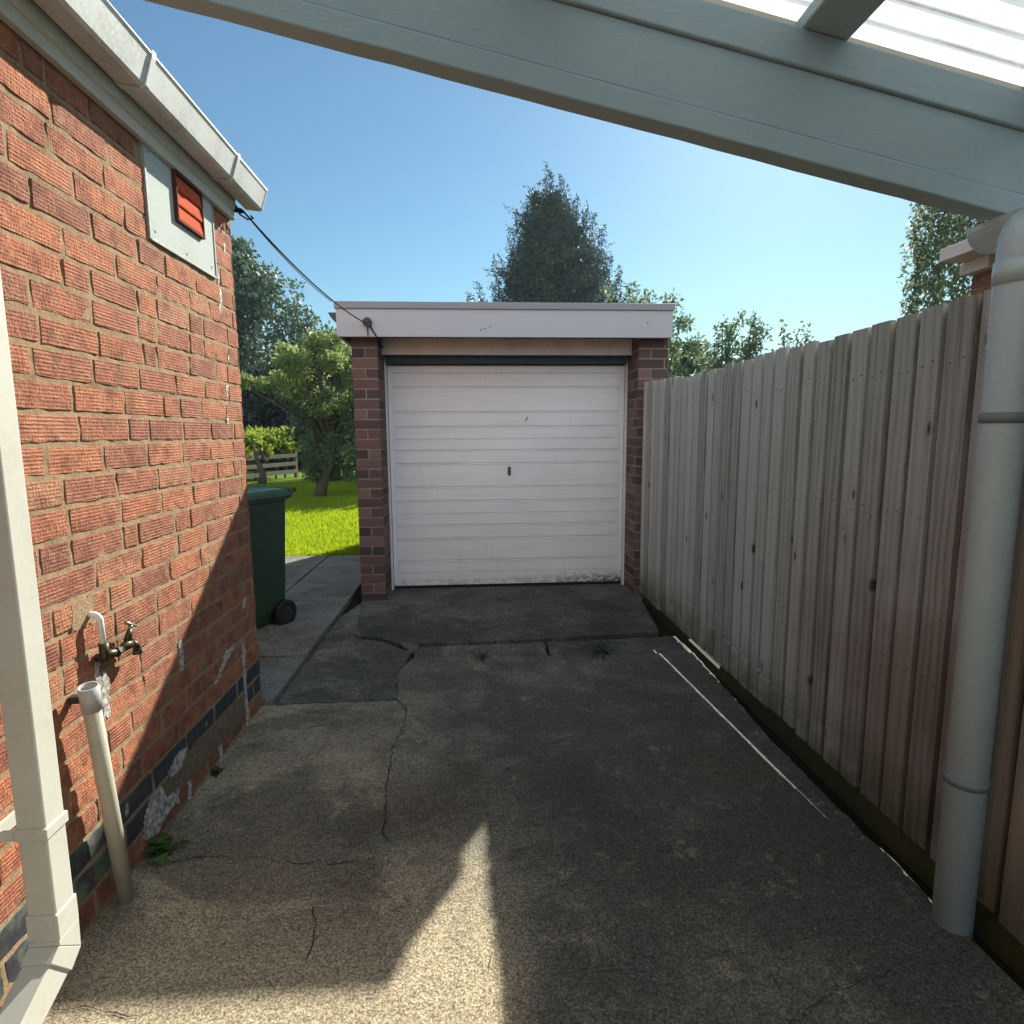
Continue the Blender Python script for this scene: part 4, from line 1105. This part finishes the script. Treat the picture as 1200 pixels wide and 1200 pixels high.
# ------------------------------------------------------------------ foliage tools
def foliage(name, clumps, count, size, mat, parent, seed, droop=0.0, aspect=0.5, shell=0.45, dirbias=None, curl=0.0):
    """leaf-sized quads spread through clumps (x,y,z,rx,ry,rz)"""
    r = np.random.default_rng(seed)
    cl = np.array(clumps, float)
    vol = (cl[:, 3] * cl[:, 4] * cl[:, 5]) ** (2 / 3); p = vol / vol.sum()
    idx = r.choice(len(cl), count, p=p)
    d = r.normal(size=(count, 3)); d /= np.linalg.norm(d, axis=1)[:, None]
    rad = shell + (1 - shell) * r.random(count) ** 0.6
    rad += r.normal(0, .10, count)
    c = cl[idx, :3] + d * rad[:, None] * cl[idx, 3:6]
    ax = r.normal(size=(count, 3)) + d * 0.6
    ax[:, 2] -= droop
    if dirbias is not None: ax += np.array(dirbias)
    ax /= np.linalg.norm(ax, axis=1)[:, None]
    t = r.normal(size=(count, 3)); s = np.cross(ax, t); s /= np.linalg.norm(s, axis=1)[:, None]
    L = size * r.uniform(0.55, 1.35, count)[:, None]; W = L * aspect * 0.5
    v = np.stack([c, c + ax * L * 0.45 + s * W, c + ax * L, c + ax * L * 0.5 - s * W], 1)
    me = bpy.data.meshes.new(name); me.vertices.add(count * 4); me.vertices.foreach_set('co', v.ravel())
    me.loops.add(count * 4); me.loops.foreach_set('vertex_index', np.arange(count * 4, dtype=np.int32))
    me.polygons.add(count); me.polygons.foreach_set('loop_start', np.arange(0, count * 4, 4, dtype=np.int32))
    try: me.polygons.foreach_set('loop_total', np.full(count, 4, dtype=np.int32))
    except Exception: pass
    ca = me.color_attributes.new('Col', 'FLOAT_COLOR', 'CORNER')
    cv = r.random(len(cl))[idx] * 0.5 + r.random(count) * 0.5
    cc = np.repeat(np.stack([cv, r.random(count), r.random(count), np.ones(count)], 1), 4, axis=0)
    ca.data.foreach_set('color', cc.ravel())
    me.update(calc_edges=True)
    return link_mesh(name, me, mat, parent)
BARK = m_bark()
def limbs(name, base, tips, r0, parent, rng, bend=0.15, fork=0.35):
    mb = MB(); base = Vector(base)
    top_ = sum((Vector(t) for t in tips), Vector()) / len(tips)
    fk = base.lerp(top_, fork)
    mb.tube([base, base.lerp(fk, .5) + Vector((rng.uniform(-1, 1), rng.uniform(-1, 1), 0)) * r0 * .8, fk], [r0, r0 * .82, r0 * .7], 10)
    for t in tips:
        t = Vector(t); m = fk.lerp(t, .5) + Vector((rng.uniform(-1, 1), rng.uniform(-1, 1), rng.uniform(0, 1))) * (t - fk).length * bend
        mb.tube([fk, m, t], [r0 * .5, r0 * .3, r0 * .08], 7)
    return mb.build(name, BARK, parent)
def crown(cx, cy, z0, z1, rx_, ry_, nclump, cr, rng, prof=lambda t: math.sin(PI * min(1, .12 + .88 * t)) ** .6):
    out = []
    for i in range(nclump):
        t = rng.random(); z = z0 + (z1 - z0) * t; a = rng.uniform(0, 2 * PI); q = prof(t) * (rng.uniform(.55, 1.0) if rng.random() < .75 else rng.random() * .6)
        s = cr * rng.uniform(.6, 1.35)
        out.append((cx + rx_ * q * math.cos(a), cy + ry_ * q * math.sin(a), z, s, s, s * .75))
    return out
# greens
L_DARK = m_leaf("dark_tree_leaf", (0.020, 0.045, 0.028), (0.038, 0.075, 0.042), (0.07, 0.12, 0.06), 0.28)
L_CON = m_leaf("conifer_spray", (0.012, 0.028, 0.018), (0.022, 0.045, 0.026), (0.035, 0.065, 0.03), 0.08)
L_APP = m_leaf("apple_leaf", (0.06, 0.105, 0.03), (0.11, 0.165, 0.045), (0.20, 0.25, 0.08), 0.45)
L_HDG = m_leaf("hedge_leaf", (0.06, 0.11, 0.012), (0.12, 0.19, 0.02), (0.19, 0.25, 0.035), 0.45)
L_GRY = m_leaf("grey_green_leaf", (0.035, 0.065, 0.03), (0.07, 0.115, 0.05), (0.13, 0.18, 0.09), 0.4)
L_WIL = m_leaf("birch_leaf", (0.04, 0.065, 0.03), (0.08, 0.11, 0.05), (0.15, 0.18, 0.09), 0.4)
rng = random.Random(77)
# big dark tree at far left
def prof_big(t): return max(.25, math.sin(PI * (.18 + .80 * t)) ** .7)
t1 = thing("broadleaf_tree", "big dark green tree behind the small apple tree at left", "tree", (-10.3, 27, 0))
cl = crown(-10.35, 27, 1.9, 9.4, 4.25, 2.8, 190, .70, rng, lambda t: 1.0 if t < .3 else max(.12, 1 - ((t - .3) / .75) ** 1.8))
limbs("trunk", (-10.3, 27, -.1), [c[:3] for c in cl[::6]], .24, t1, rng)
foliage("crown", cl, 30000, .20, L_DARK, t1, 5, .3, .6)
t1b = thing("broadleaf_tree", "lower dark green tree beside the garage roof at left", "tree", (-4.3, 18.6, 0))
cl = crown(-4.35, 18.6, 0.5, 4.4, 1.15, 1.1, 90, .34, rng)
limbs("trunk", (-4.3, 18.6, -.1), [c[:3] for c in cl[::6]], .16, t1b, rng)
foliage("crown", cl, 15000, .12, L_DARK, t1b, 15, .2, .6)
# thicket under the big tree, its shade painted into the leaf colour
t2 = thing("shaded_thicket", "bush with shade painted into dark leaves behind the clipped hedge at left", "bush", (-9.2, 26, 0))
cl = crown(-9.2, 24.6, 0.1, 3.7, 3.4, .8, 110, .55, rng, lambda t: 1)
foliage("foliage", cl, 24000, .2, m_leaf("painted_shade_leaf", (0.008, 0.015, 0.012), (0.012, 0.022, 0.016), (0.02, 0.035, 0.02), 0.1), t2, 8, .2, .7)
# apple tree
t3 = thing("apple_tree", "small leaning light green apple tree on the lawn", "tree", (-3.48, 13.4, 0))
cl = []
for i in range(60):
    a = rng.uniform(0, 2 * PI); q = rng.random() ** .5; z = rng.uniform(1.9, 3.45)
    wd = 1.25 * math.sin(PI * min(1, max(0.05, (z - 1.5) / 2.15))) ** .5
    cl.append((-3.25 + q * wd * math.cos(a), 13.5 + q * wd * .9 * math.sin(a), z, .24, .24, .2))
for i in range(12): cl.append((-4.3 - i * .1, 13.2 + .03 * i, 2.45 + .018 * i + rng.uniform(-.08, .08), .15, .15, .11))
cl2 = []
for i in range(80):
    a = rng.uniform(0, 2 * PI); q = rng.random() ** .5; z = rng.uniform(0.5, 2.2)
    cl2.append((-3.1 + q * .82 * math.cos(a), 13.5 + q * .6 * math.sin(a), z, .2, .2, .22))
mb = MB()
mb.tube([(-3.52, 13.4, -.1), (-3.40, 13.4, .35), (-3.22, 13.45, .75), (-3.15, 13.5, 1.4)], [.15, .12, .10, .07], 10)
mb.tube([(-3.45, 13.4, .2), (-3.5, 13.4, .8), (-3.6, 13.4, 1.5), (-3.9, 13.4, 2.3)], [.10, .075, .06, .03], 8)
for c in cl[::5]: mb.tube([(-3.2, 13.47, 1.1), ((c[0] - 3.2) / 2, (c[1] + 13.47) / 2, (c[2] + 1.2) / 2 + .1), c[:3]], [.05, .03, .01], 6)
mb.build("trunk", BARK, t3)
foliage("crown", cl, 14000, .095, L_APP, t3, 21, .3, .55, .1)
foliage("lower_leaves", cl2, 12000, .075, L_GRY, t3, 22, .4, .5, .1)
# clipped hedge and post-and-rail fence at the end of the lawn
hd = thing("garden_hedge", "sunlit light green hedge above the wooden rail fence", "hedge", (-7.6, 17, 0))
FA, FB = Vector((-8.0, 12.6)), Vector((-5.85, 19.9))
fdir = (FB - FA).normalized(); fn = Vector((-fdir.y, fdir.x))
cl = []
for i in range(150):
    t = rng.random() ** .8; p = FA.lerp(FB + fdir * 1.2, t) + fn * (.45 + rng.uniform(-.25, .4))
    cl.append((p.x, p.y, rng.uniform(.80, 1.48) + .10 * math.sin(p.y * 3), .28, .28, .2))
foliage("foliage", cl, 24000, .11, L_HDG, hd, 31, -.2, .5, .1)
mb = MB()
for i in range(16):
    p = FA.lerp(FB, i / 15) + fn * .5; mb.tube([(p.x, p.y, -.05), (p.x + rng.uniform(-.1, .1), p.y, .6), (p.x + rng.uniform(-.15, .15), p.y, 1.2)], [.035, .03, .012], 6)
mb.build("stem", BARK, hd)
GW = m_wood("silvered_rail_timber", [(0.15, (0.28, 0.25, 0.21)), (0.4, (0.42, 0.38, 0.33)), (0.7, (0.52, 0.48, 0.42))], mossy=False)
rf = thing("rail_fence", "low post and rail wooden fence at the lawn's far left edge", "fence", (-6.9, 16.3, 0))
def obox(mb, a, b, wd, z0, z1):
    d = (b - a).normalized(); nn = Vector((-d.y, d.x)) * wd / 2
    mb.prism([tuple(a + nn), tuple(b + nn), tuple(b - nn), tuple(a - nn)], 2, z0, z1)
for z in (.22, .48, .74):
    mb = MB(); obox(mb, FA, FB, .03, z - .06, z + .06); mb.build("rail", GW, rf, .004)
for k in range(5):
    p = FA.lerp(FB, k / 4) + fn * .07; mb = MB(); obox(mb, p - fdir * .05, p + fdir * .05, .09, -.1, .95); mb.build("post", GW, rf, .004)
stp = thing("dead_tree", "thin gnarled dead tree stem in front of the rail fence", "tree", (-6.05, 17.0, 0))
mb = MB(); mb.tube([(-6.0, 17.0, -.05), (-5.97, 17.0, .3), (-6.07, 17.0, .62), (-6.15, 17.0, .9), (-6.2, 17.0, 1.2)], [.12, .09, .075, .05, .03], 8); mb.tube([(-6.05, 17.0, .6), (-5.9, 16.97, .9), (-5.88, 16.95, 1.15)], [.04, .03, .015], 6); mb.build("trunk", BARK, stp)
# hedge hidden behind the garage, shading the far lawn
hb = thing("tall_hedge", "tall green hedge crossing the garden behind the garage", "hedge", (1, 16.8, 0))
cl = []
for i in range(150): cl.append((rng.uniform(-2.9, 6.5), 16.8 + rng.uniform(-.5, .5), rng.uniform(.2, 3.75), .55, .5, .45))
foliage("foliage", cl, 17000, .24, L_DARK, hb, 41, 0, .7, .1)
# conifer
t4 = thing("conifer_tree", "tall dark conifer rising behind the garage roof", "tree", (4.0, 30, 0))
def con_r(z):
    P = [(0.5, 3.3), (6, 3.6), (8, 3.75), (9.4, 3.4), (10.4, 2.75), (11.9, 2.15), (12.4, 1.8), (13.2, .9), (13.7, .15)]
    for (a, ra), (b, rb) in zip(P[:-1], P[1:]):
        if z <= b: return ra + (rb - ra) * (max(z, a) - a) / (b - a)
    return .1
cl = []; brl = []
def branch(x0, y0, z0, x1, y1, z1, s0, s1):
    L = math.dist((x0, y0, z0), (x1, y1, z1)); k = max(3, int(L / .2))
    for i in range(k + 1):
        t = i / k; zz = z0 + (z1 - z0) * (t + .25 * (t * t - t))
        s_ = s0 + (s1 - s0) * t
        cl.append((x0 + (x1 - x0) * t + rng.uniform(-.05, .05), y0 + (y1 - y0) * t, zz, s_, s_, s_ * .9))
    brl.append(((x0, y0, z0), (x1, y1, z1)))
for i in range(210):
    z = 1.5 + 11.6 * rng.random() ** .8; a = rng.uniform(0, 2 * PI)
    r_ = con_r(z) * rng.uniform(.72, 1.0) * (1.13 if i % 4 == 0 else 1); cx = 4.05 - .25 * max(0, z - 11)
    branch(cx + .3 * r_ * math.cos(a), 30 + .3 * r_ * math.sin(a), z - rng.uniform(.3, .9), cx + r_ * math.cos(a), 30 + r_ * math.sin(a), z, .36, .05)
for (x, z) in ((3.62, 13.75), (4.75, 13.1), (5.7, 12.5), (2.5, 12.4), (6.15, 11.6), (1.75, 10.9), (6.9, 10.2), (.8, 9.3), (.15, 8.6), (-.05, 8.0), (1.3, 10.1), (2.1, 11.6), (7.3, 9.0), (7.45, 8.3), (6.6, 10.9), (3.1, 13.1), (4.2, 13.2)):
    branch(4.05 + (x - 4.05) * .7, 30, z - 2.0, x, 30 + rng.uniform(-.4, .2), z, .42, .06)
for (x, zt) in ((3.62, 13.8), (3.9, 13.5), (4.75, 13.2), (3.3, 13.2), (5.75, 12.3), (2.75, 12.5), (6.35, 11.3), (1.95, 11.2), (6.95, 10.1), (1.15, 9.8), (7.25, 9.0), (.35, 8.7), (3.15, 13.0), (4.25, 13.4), (5.2, 12.9), (-.2, 8.0), (7.75, 8.3), (7.4, 9.5), (6.0, 12.0), (2.3, 12.0)):
    y = 30 + rng.uniform(-.9, .3); hgt = rng.uniform(2.6, 3.6); k = 0
    while k < 1:
        rr = .78 * (1 - k) ** .9 + .03; z = zt - hgt * (1 - k)
        for q in range(max(4, int(11 * (1 - k)))):
            a = rng.uniform(0, 2 * PI); f = rng.uniform(.5, 1.15)
            cl.append((x + (4.05 - x) * .25 * (1 - k) + rr * f * math.cos(a), y + rr * f * math.sin(a), z + rng.uniform(-.1, .1), .17 * (1.1 - k * .75), .17 * (1.1 - k * .75), .2 * (1.1 - k * .5)))
        k += .07
mb = MB(); mb.tube([(4.0, 30, -.1), (3.95, 30, 6), (3.7, 30, 13.0)], [.35, .24, .04], 10)
for a_, b_ in brl[::5]: mb.tube([(3.95, 30, a_[2] - .3), a_, b_], [.06, .04, .012], 5)
mb.build("trunk", BARK, t4)
foliage("crown", cl, 150000, .17, L_CON, t4, 51, -.6, .24, .1)
core = [(4.05, 30, 1 + k * .35, max(.05, con_r(1 + k * .35) - 1.15), max(.05, con_r(1 + k * .35) - 1.15), .4) for k in range(34)]
foliage("inner_branches", core, 34000, .24, L_CON, t4, 52, -.2, .4, .15)

# small trees over the fence behind the garage on the right
def small_tree(label, x, y, clumps, cnt, seed, mat=L_GRY, size=.11, name="small_tree"):
    t = thing(name, label, "tree", (x, y, 0), "small trees beyond the fence")
    limbs("trunk", (x, y, -.1), [c[:3] for c in clumps[::3]], .09, t, rng, .08)
    foliage("crown", clumps, cnt, size, mat, t, seed, .2, .5, .05)
cl = []
for i in range(70):
    a = rng.uniform(0, 2 * PI); q = rng.random() ** .5; z = rng.uniform(1.2, 4.35)
    wd = 1.5 * math.sin(PI * min(1, max(.1, (z - .3) / 4.5))) ** .6
    cl.append((3.9 + wd * q * math.cos(a), 14 + wd * q * math.sin(a), z, .26, .26, .24))
for (x, z) in ((3.2, 4.62), (3.7, 4.72), (4.15, 4.55), (4.6, 4.25), (5.1, 3.95)): cl.append((x, 14, z, .16, .16, .18))
small_tree("airy grey green tree right beside the garage roof", 3.9, 14, cl, 9000, 61)
def sprig(x0, tops, seed, label, cnt):
    cl = []
    for (x, z) in tops:
        zz = 1.8
        while zz < z:
            t = (zz - 1.8) / (z - 1.8); cl.append((x0 + (x - x0) * t + rng.uniform(-.12, .12), 14 + rng.uniform(-.2, .2), zz, .17 * (1.25 - t * .7), .17, .2)); zz += .12
    for i in range(18): cl.append((x0 + rng.uniform(-.9, .9), 14 + rng.uniform(-.4, .4), rng.uniform(1.6, 3.2), .24, .24, .2))
    small_tree(label, x0, 14, cl, cnt, seed)
sprig(6.2, [(6.0, 4.05), (6.33, 4.15), (6.78, 4.2), (6.95, 3.85), (5.7, 3.6)], 63, "thin bushy tree with upright sprigs above the middle of the fence", 6000)
sprig(7.7, [(7.4, 3.85), (7.85, 3.95), (8.05, 3.65), (8.3, 3.4)], 65, "sparse leafy sprigs just showing above the fence top, rightmost", 2600)
# weeping tree at right
t5 = thing("weeping_tree", "weeping birch hanging leafy strands beside the neighbouring house", "tree", (9.2, 9.6, 0))
cl = []
for i in range(150):
    x = rng.uniform(7.15, 10.3) if i > 42 else rng.uniform(7.08, 7.9)
    y = 9 + rng.uniform(-.7, 1.5); zt = rng.uniform(4.8, 7.2) if x > 7.5 else rng.uniform(4.4, 6.2); ln = rng.uniform(1.2, 3.6)
    x = x * (y / 9 * .5 + .5) if y > 9 else x
    k = 0
    while k * .16 < ln:
        cl.append((x + rng.uniform(-.03, .03) + .05 * math.sin(k * .5 + i), y, zt - k * .16, .07, .07, .11)); k += 1
mb = MB(); mb.tube([(9.2, 9.8, -.1), (9.15, 9.8, 3.5), (9.0, 9.8, 7.3)], [.2, .15, .06], 10)
for i in range(26): 
    c = rng.choice(cl); mb.tube([(9.1, 9.8, 5.2), ((c[0] + 9.1) / 2, 9.6, 7.0), (c[0], c[1], max(c[2], 5.6))], [.05, .03, .01], 5)
mb.build("trunk", BARK, t5)
foliage("crown", cl, 26000, .085, L_WIL, t5, 71, 1.2, .45, .0)
# distant greenery so the horizon is closed
ft = MB()
for i, (x, y, h, r_) in enumerate(((-22, 40, 6, 5), (-14, 46, 7, 5.5), (14, 44, 4.0, 4), (24, 40, 5, 5))):
    tt = thing("far_tree", ["distant round tree far left beyond the garden", "distant round tree beyond the big dark tree", "distant low tree hidden beyond the garage", "distant low tree beyond the neighbouring house"][i], "tree", (x, y, 0))
    cl = crown(x, y, 1, h, r_ * .7, r_ * .7, 60, 1.0, rng)
    limbs("trunk", (x, y, -.1), [c[:3] for c in cl[::8]], .25, tt, rng)
    foliage("crown", cl, 4500, .42, L_DARK, tt, 80 + i, .1, .7)

# ------------------------------------------------------------------ neighbouring house on the right
nb_ = thing("neighbour_house", "neighbouring red brick house with boxed eaves beyond the fence", "house", (3.1, 3.6, 0))
rng = random.Random(91)
V, F, C, MI = [], [], [], []
brick_panel(V, F, C, MI, (3.1 + .006, 3.60, 0), (0, -1, 0), (-1, 0, 0), 2.6, 0.9, 19, .0857, .243, .0105, .006, rng, headers=.1, grid=(3, 2), rough_edge=.002)
brick_panel(V, F, C, MI, (5.5, 3.60 - .006, 0), (-1, 0, 0), (0, 1, 0), 2.4, 0.9, 19, .0857, .243, .0105, .006, rng, headers=.1, grid=(2, 1), rough_edge=.002)
mesh_from("wall", V, F, C, MI, [HB], nb_)
mb = MB(); mb.box((3.107, -3, -.1), (8.4, 3.593, 2.5)); mb.build("inner_wall", MH, nb_)
EAV = m_paint("pinkish_eaves_paint", (0.62, 0.52, 0.47), 0.6, 0.3, (0.4, 0.33, 0.3))
mb = MB(); mb.box((2.86, -3, 2.422), (3.105, 3.58, 2.498), .003); mb.box((3.02, 3.4, 2.35), (3.107, 3.605, 2.4215), .003); mb.build("eaves", EAV, nb_)
mb = MB(); mb.prism([(2.93, 2.5), (5.7, 3.66), (8.6, 2.56), (8.6, 2.60), (5.7, 3.73), (2.93, 2.515)], 1, -3, 3.58); mb.build("roof", TILE, nb_)
mb = MB(); mb.prism([(3.11, 2.501), (8.3, 2.501), (5.7, 3.72)], 1, -2.9, 3.59); mb.build("gable", MH, nb_)

# ------------------------------------------------------------------ weeds
def weed(name, label, c, n_, L_, wd, mat, seed, flat=.4):
    r = random.Random(seed); bm = bmesh.new(); c = Vector(c)
    cols = []
    for i in range(n_):
        a = r.uniform(0, 2 * PI); L = L_ * r.uniform(.5, 1.2); el = r.uniform(flat, flat + .7)
        d = Vector((math.cos(a) * math.cos(el), math.sin(a) * math.cos(el), math.sin(el))); s = Vector((-math.sin(a), math.cos(a), 0)) * wd * r.uniform(.6, 1.2)
        b = c + Vector((r.uniform(-1, 1), r.uniform(-1, 1), 0)) * L_ * .25
        m = b + d * L * .55; t = b + d * L - Vector((0, 0, L * .25))
        v = [bm.verts.new(b - s * .25), bm.verts.new(b + s * .25), bm.verts.new(m + s * .5 + Vector((0, 0, .003))), bm.verts.new(m - s * .5 + Vector((0, 0, .003))), bm.verts.new(t)]
        bm.faces.new((v[0], v[1], v[2], v[3])); bm.faces.new((v[3], v[2], v[4]))
    me = bpy.data.meshes.new(name); bm.to_mesh(me); bm.free()
    ca = me.color_attributes.new('Col', 'FLOAT_COLOR', 'CORNER'); ca.data.foreach_set('color', [x for p in me.polygons for _ in p.loop_indices for x in (random.Random(p.index).random(), .5, .5, 1)])
    o = link_mesh(name, me, mat); tag(o, label, "weed")
    return o
WD = m_leaf("weed_leaf", (0.02, 0.05, 0.012), (0.045, 0.10, 0.02), (0.08, 0.15, 0.03), 0.25)
WDD = m_leaf("dark_weed_leaf", (0.012, 0.02, 0.01), (0.02, 0.035, 0.012), (0.03, 0.05, 0.02), 0.15)
weed("weed", "broad green weed at the wall foot beside the waste pipe", (-1.085, 1.90, 0.0), 26, .085, .045, WD, 3, .3)
weed("weed", "small wispy weed left of centre in the slab joint", (0.02, 3.55, 0.0), 30, .10, .006, WDD, 4, .15)
weed("weed", "larger dark weed in the slab joint near the fence", (0.80, 3.56, -.004), 34, .16, .010, WDD, 5, .2)
weed("weed", "low moss tuft at the wall foot near the render repair", (-1.095, 2.36, 0.0), 16, .035, .02, WDD, 6, .2)

# ------------------------------------------------------------------ added haze, bluing far things in place of lens flare
hm = bpy.data.materials.new("flare_haze"); hm.use_nodes = True
ht = hm.node_tree; ht.nodes.remove(ht.nodes['Principled BSDF'])
pv = ht.nodes.new('ShaderNodeVolumePrincipled'); pv.inputs['Density'].default_value = 0.0006; pv.inputs['Color'].default_value = (0.62, 0.82, 1.0, 1); pv.inputs['Anisotropy'].default_value = 0.3
ht.links.new(pv.outputs[0], ht.nodes['Material Output'].inputs['Volume'])
mb = MB(); mb.box((-40, -12, -1.4), (40, 62, 16)); hz = mb.build("haze", hm); hz['kind'] = 'stuff'
